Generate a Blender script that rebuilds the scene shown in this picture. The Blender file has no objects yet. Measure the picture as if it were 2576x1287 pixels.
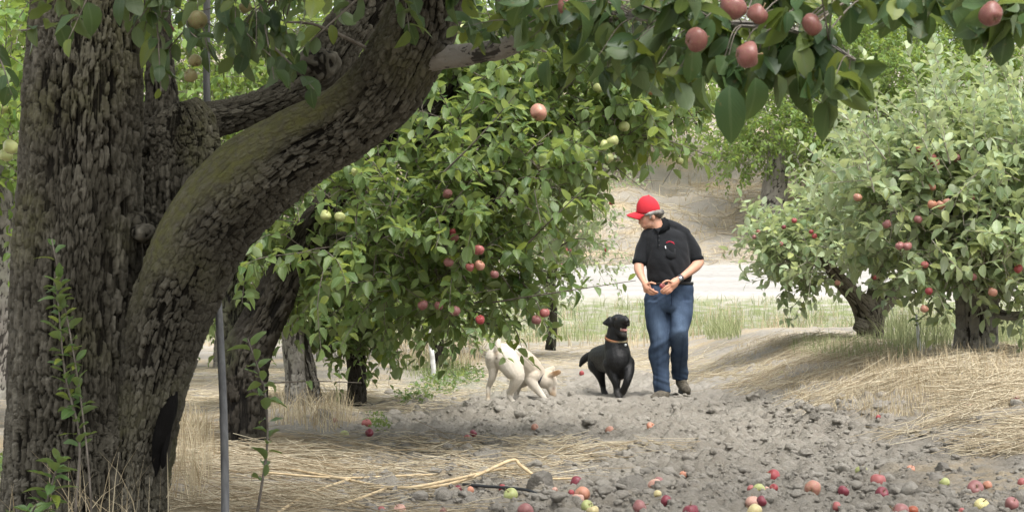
import bpy, math, random
import numpy as np
from mathutils import Vector, Matrix
from mathutils.bvhtree import BVHTree

R = math.radians
SC = bpy.context.scene
COL = SC.collection
rng = np.random.default_rng(7)

# ------------------------------------------------------------ camera, sky, sun, exposure
F, CX, CY, CZ = 5009.0, 1288.0, 643.5, 1.05          # focal length and centre in photo pixels, eye height in metres
PITCH = math.atan(56.5 / F)
cam = bpy.data.cameras.new("camera")
cam.lens = 70.0; cam.sensor_width = 36.0
cam.clip_start = 0.1; cam.clip_end = 600.0
cam.dof.use_dof = True; cam.dof.focus_distance = 14.5; cam.dof.aperture_fstop = 16.0
camo = bpy.data.objects.new("camera", cam); COL.objects.link(camo)
camo.location = (0, 0, CZ); camo.rotation_euler = (R(90) + PITCH, 0, 0)
SC.camera = camo

SUN_EL, SUN_AZ = R(62), R(150)
world = bpy.data.worlds.new("World"); SC.world = world; world.use_nodes = True
wn = world.node_tree; bg = wn.nodes["Background"]
sky = wn.nodes.new("ShaderNodeTexSky"); sky.sky_type = 'NISHITA'; sky.sun_disc = False
sky.sun_elevation = SUN_EL; sky.sun_rotation = SUN_AZ
sky.air_density = 1.0; sky.dust_density = 4.0; sky.ozone_density = 1.0
hs = wn.nodes.new("ShaderNodeHueSaturation"); hs.inputs["Saturation"].default_value = 0.22   # overcast: the blue is gone
wn.links.new(sky.outputs[0], hs.inputs["Color"]); wn.links.new(hs.outputs[0], bg.inputs[0])
bg.inputs[1].default_value = 0.15
sl = bpy.data.lights.new("sun", 'SUN'); sl.energy = 1.35; sl.angle = R(22); sl.color = (1.0, 0.96, 0.9)
so = bpy.data.objects.new("sun", sl); COL.objects.link(so)
sd = Vector((math.sin(SUN_AZ) * math.cos(SUN_EL), math.cos(SUN_AZ) * math.cos(SUN_EL), math.sin(SUN_EL)))
so.rotation_euler = sd.to_track_quat('Z', 'Y').to_euler(); so.location = (0, 0, 30)
SC.view_settings.view_transform = 'Standard'; SC.view_settings.look = 'None'
SC.view_settings.gamma = 1.0; SC.view_settings.use_curve_mapping = False
SC.view_settings.exposure = 1.35
cy = SC.cycles
cy.use_denoising = True; cy.denoiser = 'OPENIMAGEDENOISE'
cy.max_bounces = 7; cy.diffuse_bounces = 4; cy.glossy_bounces = 2; cy.transmission_bounces = 4; cy.transparent_max_bounces = 4
cy.sample_clamp_indirect = 6.0; cy.caustics_reflective = False; cy.caustics_refractive = False

# ------------------------------------------------------------ helpers
def P(px, py, d):                                   # photo pixel at distance d -> place in the orchard
    x = (px - CX) / F * d; v = (CY - py) / F * d
    return Vector((x, d * math.cos(PITCH) - v * math.sin(PITCH), CZ + d * math.sin(PITCH) + v * math.cos(PITCH)))

PERM = np.random.default_rng(3).permutation(256).astype(np.int64); PERM = np.concatenate([PERM, PERM, PERM])
GR = np.random.default_rng(4).normal(size=(256, 3)); GR /= np.linalg.norm(GR, axis=1)[:, None]
def pn(x, y, z=0.0):
    x, y, z = np.broadcast_arrays(np.asarray(x, float), np.asarray(y, float), np.asarray(z, float))
    xi, yi, zi = np.floor(x).astype(np.int64), np.floor(y).astype(np.int64), np.floor(z).astype(np.int64)
    fx, fy, fz = x - xi, y - yi, z - zi
    u, v, w = (t * t * t * (t * (t * 6 - 15) + 10) for t in (fx, fy, fz))
    xi &= 255; yi &= 255; zi &= 255
    def g(i, j, k):
        h = PERM[PERM[PERM[xi + i] + yi + j] + zi + k]
        q = GR[h]
        return q[..., 0] * (fx - i) + q[..., 1] * (fy - j) + q[..., 2] * (fz - k)
    a = g(0,0,0) + u * (g(1,0,0) - g(0,0,0)); b = g(0,1,0) + u * (g(1,1,0) - g(0,1,0))
    c = g(0,0,1) + u * (g(1,0,1) - g(0,0,1)); e = g(0,1,1) + u * (g(1,1,1) - g(0,1,1))
    p = a + v * (b - a); q = c + v * (e - c)
    return 1.5 * (p + w * (q - p))
def fbm(x, y, z=0.0, o=4):
    s = 0; a = 1.0; f = 1.0
    for k in range(o):
        s = s + a * pn(np.asarray(x) * f + 17 * k, np.asarray(y) * f, np.asarray(z) * f); a *= .5; f *= 2.03
    return s
def sst(a, b, x):
    t = np.clip((np.asarray(x, float) - a) / (b - a), 0, 1); return t * t * (3 - 2 * t)

def mesh(name, verts, faces, mats=(), attrs=None, smooth=True, matidx=None, uv=None):
    me = bpy.data.meshes.new(name)
    verts = np.asarray(verts, np.float32).reshape(-1, 3)
    fl = [np.asarray(f, np.int32) for f in (faces if isinstance(faces, (list, tuple)) else [faces])]
    fl = [f for f in fl if len(f)]
    loops = np.concatenate([f.ravel() for f in fl]); tot = np.concatenate([np.full(len(f), f.shape[1], np.int32) for f in fl])
    st = np.concatenate([[0], np.cumsum(tot)[:-1]]).astype(np.int32)
    me.vertices.add(len(verts)); me.vertices.foreach_set("co", verts.ravel())
    me.loops.add(len(loops)); me.loops.foreach_set("vertex_index", loops.astype(np.int32))
    me.polygons.add(len(tot)); me.polygons.foreach_set("loop_start", st); me.polygons.foreach_set("loop_total", tot)
    if smooth: me.polygons.foreach_set("use_smooth", np.ones(len(tot), bool))
    if matidx is not None: me.polygons.foreach_set("material_index", np.asarray(matidx, np.int32))
    for k, d in (attrs or {}).items():
        a = me.color_attributes.new(k, 'FLOAT_COLOR', 'POINT')
        d = np.asarray(d, np.float32)
        if d.shape[1] == 3: d = np.concatenate([d, np.ones((len(d), 1), np.float32)], 1)
        a.data.foreach_set("color", d.ravel())
    for m in mats: me.materials.append(m)
    me.update(calc_edges=True); me.validate()
    return me
def link(name, me, parent=None):
    o = bpy.data.objects.new(name, me); COL.objects.link(o)
    if parent is not None: o.parent = parent
    return o
def tag(o, label=None, cat=None, group=None, kind=None):
    for k, v in (("label", label), ("category", cat), ("group", group), ("kind", kind)):
        if v: o[k] = v
    return o
def empty(name, loc):
    o = bpy.data.objects.new(name, None); COL.objects.link(o); o.location = loc; o.empty_display_size = .1; return o
def child(name, me, root):                          # mesh given in world coordinates, hung under root
    o = link(name, me, root); o.matrix_parent_inverse = Matrix.Translation(root.location).inverted(); return o

class MB:                                           # collects pieces into ONE mesh
    def __init__(s): s.v = []; s.f = {}; s.c = []; s.n = 0
    def add(s, v, f, c=None):
        v = np.asarray(v, float).reshape(-1, 3)
        for q in (f if isinstance(f, list) else [f]):
            q = np.asarray(q)
            if len(q): s.f.setdefault(q.shape[1], []).append(q + s.n)
        s.v.append(v); s.c.append(np.zeros((len(v), 3)) if c is None else np.broadcast_to(np.asarray(c, float), (len(v), 3))); s.n += len(v)
    def mesh(s, name, mats, smooth=True):
        return mesh(name, np.concatenate(s.v), [np.concatenate(q) for q in s.f.values()], mats, {"Col": np.concatenate(s.c)}, smooth)

def spline(pts, n):                                 # Catmull-Rom through rows of pts (any width)
    p = np.asarray(pts, float)
    if len(p) == 2:
        t = np.linspace(0, 1, n)[:, None]; return p[0] * (1 - t) + p[1] * t
    q = np.concatenate([[2 * p[0] - p[1]], p, [2 * p[-1] - p[-2]]])
    t = np.linspace(0, len(p) - 1 - 1e-9, n); i = t.astype(int); t = (t - i)[:, None]
    a, b, c, d = q[i], q[i + 1], q[i + 2], q[i + 3]
    return .5 * (2 * b + (c - a) * t + (2 * a - 5 * b + 4 * c - d) * t * t + (3 * b - a - 3 * c + d) * t ** 3)
def frames(c):
    T = np.gradient(c, axis=0); T /= np.linalg.norm(T, axis=1)[:, None] + 1e-12
    n = np.cross(T[0], [0, 1, 0.13]);
    if np.linalg.norm(n) < 1e-3: n = np.cross(T[0], [1, 0, 0])
    N = np.zeros_like(c)
    for i in range(len(c)):
        n = n - T[i] * np.dot(n, T[i]); n /= np.linalg.norm(n) + 1e-12; N[i] = n
    return T, N, np.cross(T, N)
def tube(c, r, k=6, cap=True):
    c = np.asarray(c, float); r = np.broadcast_to(np.asarray(r, float), (len(c),))
    T, N, B = frames(c); a = np.linspace(0, 2 * np.pi, k, endpoint=False)
    v = c[:, None] + r[:, None, None] * (np.cos(a)[None, :, None] * N[:, None] + np.sin(a)[None, :, None] * B[:, None])
    m = len(c); i = np.arange(m - 1)[:, None] * k; j = np.arange(k)[None]; j2 = (j + 1) % k
    f = np.stack([i + j, i + j2, i + k + j2, i + k + j], -1).reshape(-1, 4)
    v = v.reshape(-1, 3)
    if cap:
        v = np.concatenate([v, [c[0]], [c[-1]]]); jj = np.arange(k); j2 = (jj + 1) % k
        t = np.concatenate([np.stack([np.full(k, m * k), j2, jj], -1), np.stack([np.full(k, m * k + 1), (m - 1) * k + jj, (m - 1) * k + j2], -1)])
        return v, [f, t]
    return v, [f]
def ellipsoid(c, r, k=14, rot=None):
    a = np.linspace(0, 2 * np.pi, 2 * k, endpoint=False); b = np.linspace(0, np.pi, k + 1)[1:-1]
    v = np.stack([np.outer(np.sin(b), np.cos(a)), np.outer(np.sin(b), np.sin(a)), np.outer(np.cos(b), np.ones(2 * k))], -1).reshape(-1, 3)
    v = np.concatenate([v, [[0, 0, 1], [0, 0, -1]]]) * np.asarray(r, float)
    if rot is not None: v = v @ np.array(rot.to_3x3()).T
    m, w = k - 1, 2 * k; i = np.arange(m - 1)[:, None] * w; j = np.arange(w)[None]; j2 = (j + 1) % w
    f = np.stack([i + j, i + w + j, i + w + j2, i + j2], -1).reshape(-1, 4); jj = np.arange(w); j2 = (jj + 1) % w
    t = np.concatenate([np.stack([np.full(w, m * w), jj, j2], -1), np.stack([np.full(w, m * w + 1), (m - 1) * w + j2, (m - 1) * w + jj], -1)])
    return v + np.asarray(c, float), [f, t]

# ------------------------------------------------------------ materials
def M(name, col=(.5, .5, .5), rough=.8, spec=.3):
    m = bpy.data.materials.new(name); m.use_nodes = True
    b = m.node_tree.nodes["Principled BSDF"]; b.inputs["Base Color"].default_value = (*col, 1)
    b.inputs["Roughness"].default_value = rough; b.inputs["Specular IOR Level"].default_value = spec
    return m
def nd(m, t, ins=None, **props):
    n = m.node_tree.nodes.new("ShaderNode" + t)
    for k, v in props.items(): setattr(n, k, v)
    for k, v in (ins or {}).items():
        s = n.inputs[k]
        if hasattr(v, "is_output"): m.node_tree.links.new(v, s)
        elif isinstance(v, tuple) and len(v) == 3 and s.type == 'RGBA': s.default_value = (*v, 1)
        else: s.default_value = v
    return n
def bsdf(m): return m.node_tree.nodes["Principled BSDF"]
def lk(m, a, b): m.node_tree.links.new(a, b)
def mixc(m, fac, a, b, mode='MIX'):
    n = nd(m, "Mix", data_type='RGBA', blend_type=mode)
    for s, v in ((n.inputs[0], fac), (n.inputs[6], a), (n.inputs[7], b)):
        if hasattr(v, "is_output"): lk(m, v, s)
        elif isinstance(v, tuple): s.default_value = (*v, 1)
        else: s.default_value = v
    return n.outputs[2]
def ramp(m, fac, stops):
    n = nd(m, "ValToRGB", {"Fac": fac}); cr = n.color_ramp
    while len(cr.elements) < len(stops): cr.elements.new(.5)
    for e, (p, c) in zip(cr.elements, stops): e.position = p; e.color = (*c, 1) if isinstance(c, tuple) else (c, c, c, 1)
    return n.outputs[0]
def noise(m, scale, detail=4, co='Object', rough=.55, dist=0.0, vec=None, mapscale=None):
    if vec is None: vec = nd(m, "TexCoord").outputs[co]
    if mapscale: vec = nd(m, "Mapping", {"Vector": vec, "Scale": mapscale}).outputs[0]
    return nd(m, "TexNoise", {"Vector": vec, "Scale": scale, "Detail": detail, "Roughness": rough, "Distortion": dist}).outputs["Fac"]
def bump(m, h, st=.3, dist=.01):
    n = nd(m, "Bump", {"Height": h, "Strength": st, "Distance": dist}); lk(m, n.outputs[0], bsdf(m).inputs["Normal"])
def attr4(m):
    a = nd(m, "Attribute", attribute_name="Col"); return a.outputs["Alpha"]
def attr(m):
    a = nd(m, "Attribute", attribute_name="Col"); s = nd(m, "SeparateColor", {"Color": a.outputs["Color"]}); return a.outputs["Color"], s.outputs[0], s.outputs[1], s.outputs[2]

def leaf_mat(name, dark, light, yellow, under, transl=.4, rough=.42):
    m = M(name, rough=rough, spec=.45); b = bsdf(m); _, r, g, bl = attr(m)     # r: shade of the leaf, g: yellowing, b: distance from midrib
    c = mixc(m, r, dark, light); c = mixc(m, g, c, yellow)
    vein = nd(m, "Math", {0: bl, 1: .10}, operation='LESS_THAN').outputs[0]
    vf = nd(m, "Math", {0: vein, 1: .35}, operation='MULTIPLY').outputs[0]
    c = mixc(m, vf, c, under)
    bf = nd(m, "NewGeometry").outputs["Backfacing"]; c2 = mixc(m, bf, c, under)
    n = noise(m, 60, 3); c2 = mixc(m, nd(m, "Math", {0: n, 1: .35}, operation='MULTIPLY').outputs[0], c2, c)
    c2 = mixc(m, ramp(m, noise(m, 55, 2), [(.68, 0.0), (.73, .55)]), c2, (.20, .15, .06)); lk(m, c2, b.inputs["Base Color"])
    yv = attr4(m); ph = nd(m, "Math", {0: nd(m, "Math", {0: yv, 1: 62.0}, operation='MULTIPLY').outputs[0], 1: nd(m, "Math", {0: bl, 1: -26.0}, operation='MULTIPLY').outputs[0]}, operation='ADD').outputs[0]
    sv = nd(m, "Math", {0: ph}, operation='SINE').outputs[0]; hb = nd(m, "Math", {0: nd(m, "Math", {0: sv, 1: .5}, operation='MULTIPLY').outputs[0], 1: noise(m, 120, 3)}, operation='ADD').outputs[0]
    bump(m, hb, .13, .004)
    t = nd(m, "BsdfTranslucent", {"Color": mixc(m, .6, c, yellow)})
    mx = nd(m, "MixShader", {0: transl}); lk(m, b.outputs[0], mx.inputs[1]); lk(m, t.outputs[0], mx.inputs[2])
    lk(m, mx.outputs[0], m.node_tree.nodes["Material Output"].inputs[0]); return m

LEAF_NEAR = leaf_mat("leaf_shaded", (.012, .042, .014), (.060, .118, .046), (.16, .20, .03), (.12, .17, .08), .42)  # canopy shade is put into these darker greens
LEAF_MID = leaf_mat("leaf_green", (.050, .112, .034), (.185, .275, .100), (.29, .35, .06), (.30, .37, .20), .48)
LEAF_PALE = leaf_mat("leaf_pale", (.14, .225, .11), (.41, .50, .30), (.44, .49, .18), (.50, .56, .42), .45)
LEAF_FAR = leaf_mat("leaf_far", (.06, .135, .028), (.19, .30, .065), (.29, .36, .05), (.26, .34, .15), .45)
LEAF_WEED = leaf_mat("leaf_weed", (.06, .13, .04), (.12, .21, .07), (.22, .26, .04), (.2, .27, .13), .4)

def bark_mat(name, crev, dark, mid, light, moss, mossamt=1.0, bmp=.6):
    m = M(name, rough=.92, spec=.15); _, r, g, bl = attr(m)                    # r: plate or furrow, g: tone of the plate, b: lichen
    n = noise(m, 22, 6); n2 = noise(m, 90, 4)
    c = ramp(m, g, [(0, dark), (.55, mid), (1, light)])
    c = mixc(m, nd(m, "Math", {0: n2, 1: .5}, operation='MULTIPLY').outputs[0], c, dark)
    c = mixc(m, ramp(m, n, [(.35, 0.0), (.7, .7)]), c, mid)
    mm = nd(m, "Math", {0: bl, 1: ramp(m, noise(m, 28, 6), [(.30, .12), (.72, mossamt)])}, operation='MULTIPLY').outputs[0]
    c = mixc(m, mm, c, moss)
    c = mixc(m, ramp(m, r, [(.06, 1.0), (.34, 0.0)]), c, crev)
    lk(m, c, bsdf(m).inputs["Base Color"]); bump(m, noise(m, 110, 5, rough=.7), bmp, .012); return m
BARK = bark_mat("bark_old", (.010, .0085, .006), (.027, .0235, .0165), (.082, .075, .058), (.205, .19, .153), (.115, .115, .040))
BARK_DARK = bark_mat("bark_dark", (.009, .008, .007), (.024, .021, .017), (.055, .048, .038), (.12, .11, .09), (.12, .14, .06))
BARK_GREY = bark_mat("bark_grey", (.05, .045, .04), (.14, .13, .115), (.27, .25, .22), (.42, .40, .36), (.34, .35, .28))
BARK_BROWN = bark_mat("bark_brown", (.035, .03, .024), (.09, .078, .06), (.17, .15, .115), (.27, .245, .2), (.2, .2, .11))
TWIG = M("twig_bark", (.12, .10, .08), .85); lk(TWIG, ramp(TWIG, noise(TWIG, 18, 4), [(.3, (.07, .058, .045)), (.7, (.21, .185, .155))]), bsdf(TWIG).inputs["Base Color"])
TWIG_PALE = M("twig_pale", (.28, .25, .2), .8); lk(TWIG_PALE, ramp(TWIG_PALE, noise(TWIG_PALE, 18, 4), [(.3, (.20, .175, .14)), (.7, (.36, .33, .28))]), bsdf(TWIG_PALE).inputs["Base Color"])

def apple_mat(name, blush, ground, amt, spot=None, rough=.38):
    m = M(name, rough=rough, spec=.4); oi = nd(m, "ObjectInfo").outputs["Random"]
    co = nd(m, "TexCoord").outputs["Object"]; sh = nd(m, "VectorMath", {0: co, 1: nd(m, "Math", {0: oi, 1: 9.0}, operation='MULTIPLY').outputs[0]}, operation='ADD').outputs[0]
    n = noise(m, 16, 3, vec=sh); st = noise(m, 30, 4, vec=sh, mapscale=(2.2, 2.2, .3))
    f = nd(m, "Math", {0: n, 1: nd(m, "Math", {0: st, 1: .45}, operation='MULTIPLY').outputs[0]}, operation='ADD').outputs[0]
    c = mixc(m, ramp(m, f, [(max(0, .72 - amt * .75), 0.0), (min(1, 1.05 - amt * .75), 1.0)]), ground, blush)
    c = mixc(m, ramp(m, noise(m, 260, 2), [(.62, 0.0), (.72, .45)]), c, (.55, .45, .3))
    if spot:
        c = mixc(m, ramp(m, noise(m, 24, 2, vec=sh), [(.56, 0.0), (.6, 1.0)]), c, spot)
    _, r, g, b = attr(m); c = mixc(m, r, c, (.16, .11, .05))
    lk(m, c, bsdf(m).inputs["Base Color"]); bump(m, noise(m, 70, 3), .12, .004); return m
APM = {"red": apple_mat("apple_red", (.27, .045, .05), (.36, .15, .10), .85), "crimson": apple_mat("apple_crimson", (.17, .028, .042), (.28, .085, .085), .9),
       "pink": apple_mat("apple_pink", (.31, .095, .09), (.38, .31, .17), .62), "dusky": apple_mat("apple_dusky", (.24, .10, .095), (.30, .235, .14), .6),
       "green": apple_mat("apple_green", (.35, .33, .15), (.31, .375, .13), .2), "yellow": apple_mat("apple_yellow", (.46, .33, .18), (.48, .46, .22), .2),
       "peach": apple_mat("apple_peach", (.44, .20, .13), (.46, .37, .22), .55), "cream": apple_mat("apple_cream", (.46, .24, .19), (.53, .46, .33), .4),
       "greenpink": apple_mat("apple_greenpink", (.38, .17, .13), (.33, .37, .16), .45), "rotten": apple_mat("apple_rotten", (.55, .5, .22), (.62, .56, .26), .3, (.13, .06, .03)),
       "shade": apple_mat("apple_shade", (.165, .058, .05), (.20, .155, .075), .46), "brown": apple_mat("apple_brown", (.30, .07, .03), (.38, .16, .07), .6, (.1, .04, .02)), "darkgreen": apple_mat("apple_darkgreen", (.22, .16, .08), (.20, .25, .09), .3)}  # near branch apples: canopy shade worked into a darker skin colour
# ------------------------------------------------------------ terrain
YS = [-30, 20, 25, 28, 32, 35, 38, 41, 46, 50, 60, 75, 120, 300]
ZS = [0, 0, .0, .02, .09, .35, .72, .88, 1.30, 2.2, 5.0, 8.5, 15, 30]
_yy = np.linspace(-30, 300, 6601); _zz = np.interp(_yy, YS, ZS); _k = np.hanning(31); _k /= _k.sum()
_zz = np.convolve(np.pad(_zz, 15, mode='edge'), _k, 'valid')
def macro(x, y):
    x = np.asarray(x, float); y = np.asarray(y, float)
    h = np.interp(y, _yy, _zz)
    h = h + .43 * sst(1.5, 3.3, x) * sst(8.5, 14.5, y) * (1 - sst(24, 34, y)) * (1 - .5 * sst(5.5, 9, x))
    h = h + .05 * np.exp(-((x + 1.6) / .5) ** 2) * (1 - sst(24, 30, y))
    h = h + .055 * np.exp(-((y - 15.9 - .1 * np.sin(x * 3)) / .35) ** 2) * sst(-1.3, -.9, x) * (1 - sst(.2, .7, x))
    h = h + sst(44, 52, y) * (.5 * fbm(x * .25, y * .25, 3.3, 3) + .16 * np.abs(pn(x * .9, y * .9, 5)) + .08 * np.abs(pn(x * 2.2, y * 2.2, 6)))
    return h
def plough(x, y):                                    # 1 where the soil is broken into clods
    e = .35 * pn(np.asarray(x) * 1.1, np.asarray(y) * .8, 5.0)
    return sst(-1.25, -.7, x + e + .02 * (np.asarray(y) - 12)) * (1 - sst(1.9, 3.0, x + e - .05 * (np.asarray(y) - 12))) * (1 - sst(19.5, 25, y))
def hgt(x, y):
    x = np.asarray(x, float); y = np.asarray(y, float); p = plough(x, y)
    near = 1 - sst(22, 40, y)
    n = .055 * np.abs(pn(x * 1.9, y * 1.9, 1)) + .075 * np.abs(pn(x * 4.6, y * 4.6, 2)) + (.062 * np.abs(pn(x * 10, y * 10, 3)) + .02 * pn(x * 14, y * 14, 13)) * (1 + .8 * pn(x * 2.3, y * 2.3, 12)) + .030 * np.abs(pn(x * 22, y * 22, 4))
    s = .03 * fbm(x * 1.3, y * 1.3, 9, 3) + .026 * np.abs(pn(x * 7, y * 7, 6)) + .016 * np.abs(pn(x * 19, y * 19, 7))
    p = p * (1 - .95 * np.exp(-((x - 1.33) / .4) ** 2 - ((y - 17.65) / .5) ** 2) - .75 * np.exp(-((x - .05) / .5) ** 2 - ((y - 17.2) / .45) ** 2) - .75 * np.exp(-((x - .87) / .35) ** 2 - ((y - 17.8) / .55) ** 2))
    road = sst(37.2, 38.2, y) * (1 - sst(45.5, 46.5, y))
    return macro(x, y) + near * (p * (n - .05) + (1 - p) * s) + (1 - near) * (1 - road) * .05 * fbm(x * .8, y * .8, 2, 3)
def G(px, py, full=True):                            # where the ray through a photo pixel meets the ground
    f = hgt if full else macro
    d = np.concatenate([np.arange(5, 30, .02), np.arange(30, 90, .1)]); v = (CY - py) / F * d
    x = (px - CX) / F * d; y = d * math.cos(PITCH) - v * math.sin(PITCH); z = CZ + d * math.sin(PITCH) + v * math.cos(PITCH)
    b = np.nonzero(z <= f(x, y))[0]; i = b[0] if len(b) else len(d) - 1
    return Vector((x[i], y[i], float(f(x[i], y[i]))))
def Gv(px, py):                                      # same for arrays, on the gentle near ground
    d = F * CZ / np.maximum(py - 700, 20)
    for _ in range(25):
        x = (px - CX) / F * d; d = .5 * d + .5 * np.clip(F * (CZ - macro(x, d)) / np.maximum(py - 700, 20), 4, 40)
    x = (px - CX) / F * d; return x, d

SOIL = M("soil", rough=.97, spec=.1); _, r_, g_, b_ = attr(SOIL)            # r: straw litter, g: green, b: pale dust
c_ = ramp(SOIL, noise(SOIL, 1.3, 6), [(.3, (.235, .217, .184)), (.7, (.35, .328, .282))])
c_ = mixc(SOIL, ramp(SOIL, noise(SOIL, 30, 5), [(.35, .55), (.65, 0.0)]), c_, (.19, .165, .13))
c_ = mixc(SOIL, b_, c_, (.40, .375, .33))
sn_ = ramp(SOIL, nd(SOIL, "Math", {0: nd(SOIL, "Math", {0: noise(SOIL, 7, 8, mapscale=(1, 1.6, 1.6), rough=.7), 1: .55}, operation='MULTIPLY').outputs[0], 1: nd(SOIL, "Math", {0: noise(SOIL, .9, 5, mapscale=(.5, 1.2, 1.2)), 1: .45}, operation='MULTIPLY').outputs[0]}, operation='ADD').outputs[0], [(.44, 0.0), (.58, .95)])
c_ = mixc(SOIL, nd(SOIL, "Math", {0: r_, 1: sn_}, operation='MULTIPLY').outputs[0], c_, (.44, .335, .19))
gn_ = ramp(SOIL, noise(SOIL, 4, 6), [(.35, 0.0), (.6, 1.0)])
c_ = mixc(SOIL, nd(SOIL, "Math", {0: g_, 1: gn_}, operation='MULTIPLY').outputs[0], c_, (.17, .21, .075))
lk(SOIL, c_, bsdf(SOIL).inputs["Base Color"]); bump(SOIL, noise(SOIL, 38, 8, rough=.75), 1.0, .03)

def spaced(parts):
    return np.concatenate([np.arange(a, b - 1e-9, s) for a, b, s in parts])
gx = spaced([(-150, -30, 8), (-30, -8, 1.0), (-8, -2.4, .1), (-2.4, 3.6, .0165), (3.6, 6, .05), (6, 12, .25), (12, 30, 1.0), (30, 151, 8)])
gy = spaced([(-30, 4, 2), (4, 8, .25), (8, 15, .017), (15, 22, .03), (22, 36, .1), (36, 70, .35), (70, 120, 2), (120, 301, 12)])
GX, GY = np.meshgrid(gx, gy); hz = hgt(GX, GY)
# straw litter lies on the mounds and the bank, green on the verge, pale dust on the open soil
pl = plough(GX, GY); nz = fbm(GX * .7, GY * .7, 8, 4)
straw = (1 - pl) * sst(-.5, .35, nz) * (1 - sst(30, 36, GY)) + .95 * sst(45.5, 48, GY) * sst(-.35, .3, fbm(GX * .35, GY * .8, 4, 4))
front = np.exp(-((GX + .65) / 1.0) ** 2 - ((GY - 10.3) / .9) ** 2); straw = np.clip(.8 * straw + .7 * front * sst(-.3, .3, fbm(GX * 1.6, GY * 1.6, 77, 3)), 0, 1)
green = sst(29, 33, GY) * (1 - sst(37, 38, GY)) * .9 + .5 * np.exp(-((GX + .55) / .5) ** 2 - ((GY - 19.5) / 1.6) ** 2)
dust = np.clip(sst(15.5, 20, GY) * (1 - sst(45, 47, GY)) * (.45 + .5 * nz) + .12 * sst(45.5, 48, GY) + sst(36, 38, GY) * (1 - sst(45.5, 47, GY)), 0, 1)
nx, ny = len(gx), len(gy); ii = np.arange(ny - 1)[:, None] * nx + np.arange(nx - 1)[None]
tag(link("ground", mesh("ground", np.stack([GX, GY, hz], -1).reshape(-1, 3), np.stack([ii, ii + 1, ii + nx + 1, ii + nx], -1).reshape(-1, 4), [SOIL],
     {"Col": np.stack([straw, np.clip(green, 0, 1), dust], -1).reshape(-1, 3)})), "grey broken orchard soil rising to a straw covered bank", "ground", kind="structure")
del GX, GY, hz, straw, green, dust, pl, nz

ROAD = M("road_dust", rough=.95, spec=.1)
c_ = ramp(ROAD, noise(ROAD, .9, 6, mapscale=(.25, 1.4, 1)), [(.3, (.27, .26, .24)), (.7, (.37, .357, .333))])
c_ = mixc(ROAD, ramp(ROAD, noise(ROAD, 7, 6), [(.5, 0.0), (.7, .5)]), c_, (.20, .185, .165)); lk(ROAD, c_, bsdf(ROAD).inputs["Base Color"])
bump(ROAD, noise(ROAD, 14, 6), .4, .03)
rx = np.arange(-40, 41, .4); ry = np.linspace(38, 45.9, 26); RX, RY = np.meshgrid(rx, ry)
RY = RY + np.where(RY < 39, .35 * fbm(RX * .5, 3.0, 1, 3), 0) + np.where(RY > 45, .3 * fbm(RX * .5, 7.0, 1, 3), 0)
n_ = len(rx); ii = np.arange(len(ry) - 1)[:, None] * n_ + np.arange(n_ - 1)[None]
tag(link("dirt_road", mesh("dirt_road", np.stack([RX, RY, hgt(RX, RY) + .04 - .16 * (np.arange(len(ry)) == 0)[:, None] + .02 * np.abs(pn(RX * 1.1, RY * 1.1, 2))], -1).reshape(-1, 3), np.stack([ii, ii + 1, ii + n_ + 1, ii + n_], -1).reshape(-1, 4), [ROAD])),
    "pale dusty road crossing behind the orchard rows", "road", kind="structure")

# ------------------------------------------------------------ clods, straw, grass
def blob_verts(sub):
    import bmesh
    bm = bmesh.new(); bmesh.ops.create_icosphere(bm, subdivisions=sub, radius=1); bm.verts.ensure_lookup_table()
    v = np.array([p.co[:] for p in bm.verts]); f = np.array([[q.index for q in p.verts] for p in bm.faces]); bm.free(); return v, f
IC2, IC3, IC4 = blob_verts(2), blob_verts(3), blob_verts(4)
CLOD = M("clod_earth", rough=.97, spec=.1)
c_ = ramp(CLOD, noise(CLOD, 6, 6, co='Object'), [(.3, (.17, .157, .134)), (.7, (.275, .256, .222))]); lk(CLOD, c_, bsdf(CLOD).inputs["Base Color"]); bump(CLOD, noise(CLOD, 45, 8, rough=.7), 1.0, .03)
def clod(v, s, seed):
    rr = np.random.default_rng(int(seed * 7)); v = v * (1 + .30 * pn(v[:, 0] * 1.2 + seed, v[:, 1] * 1.2, v[:, 2] * 1.2))[:, None]
    for _ in range(9):                               # broken faces
        n = rr.normal(size=3); n /= np.linalg.norm(n); v = v - n * np.maximum(0, v @ n - rr.uniform(.55, .95))[:, None]
    v = v * (1 + .16 * np.abs(pn(v[:, 0] * 3 + seed, v[:, 1] * 3, v[:, 2] * 3)) + .10 * fbm(v[:, 0] * 6 + seed, v[:, 1] * 6, v[:, 2] * 6, 3))[:, None]
    return v * s
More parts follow.
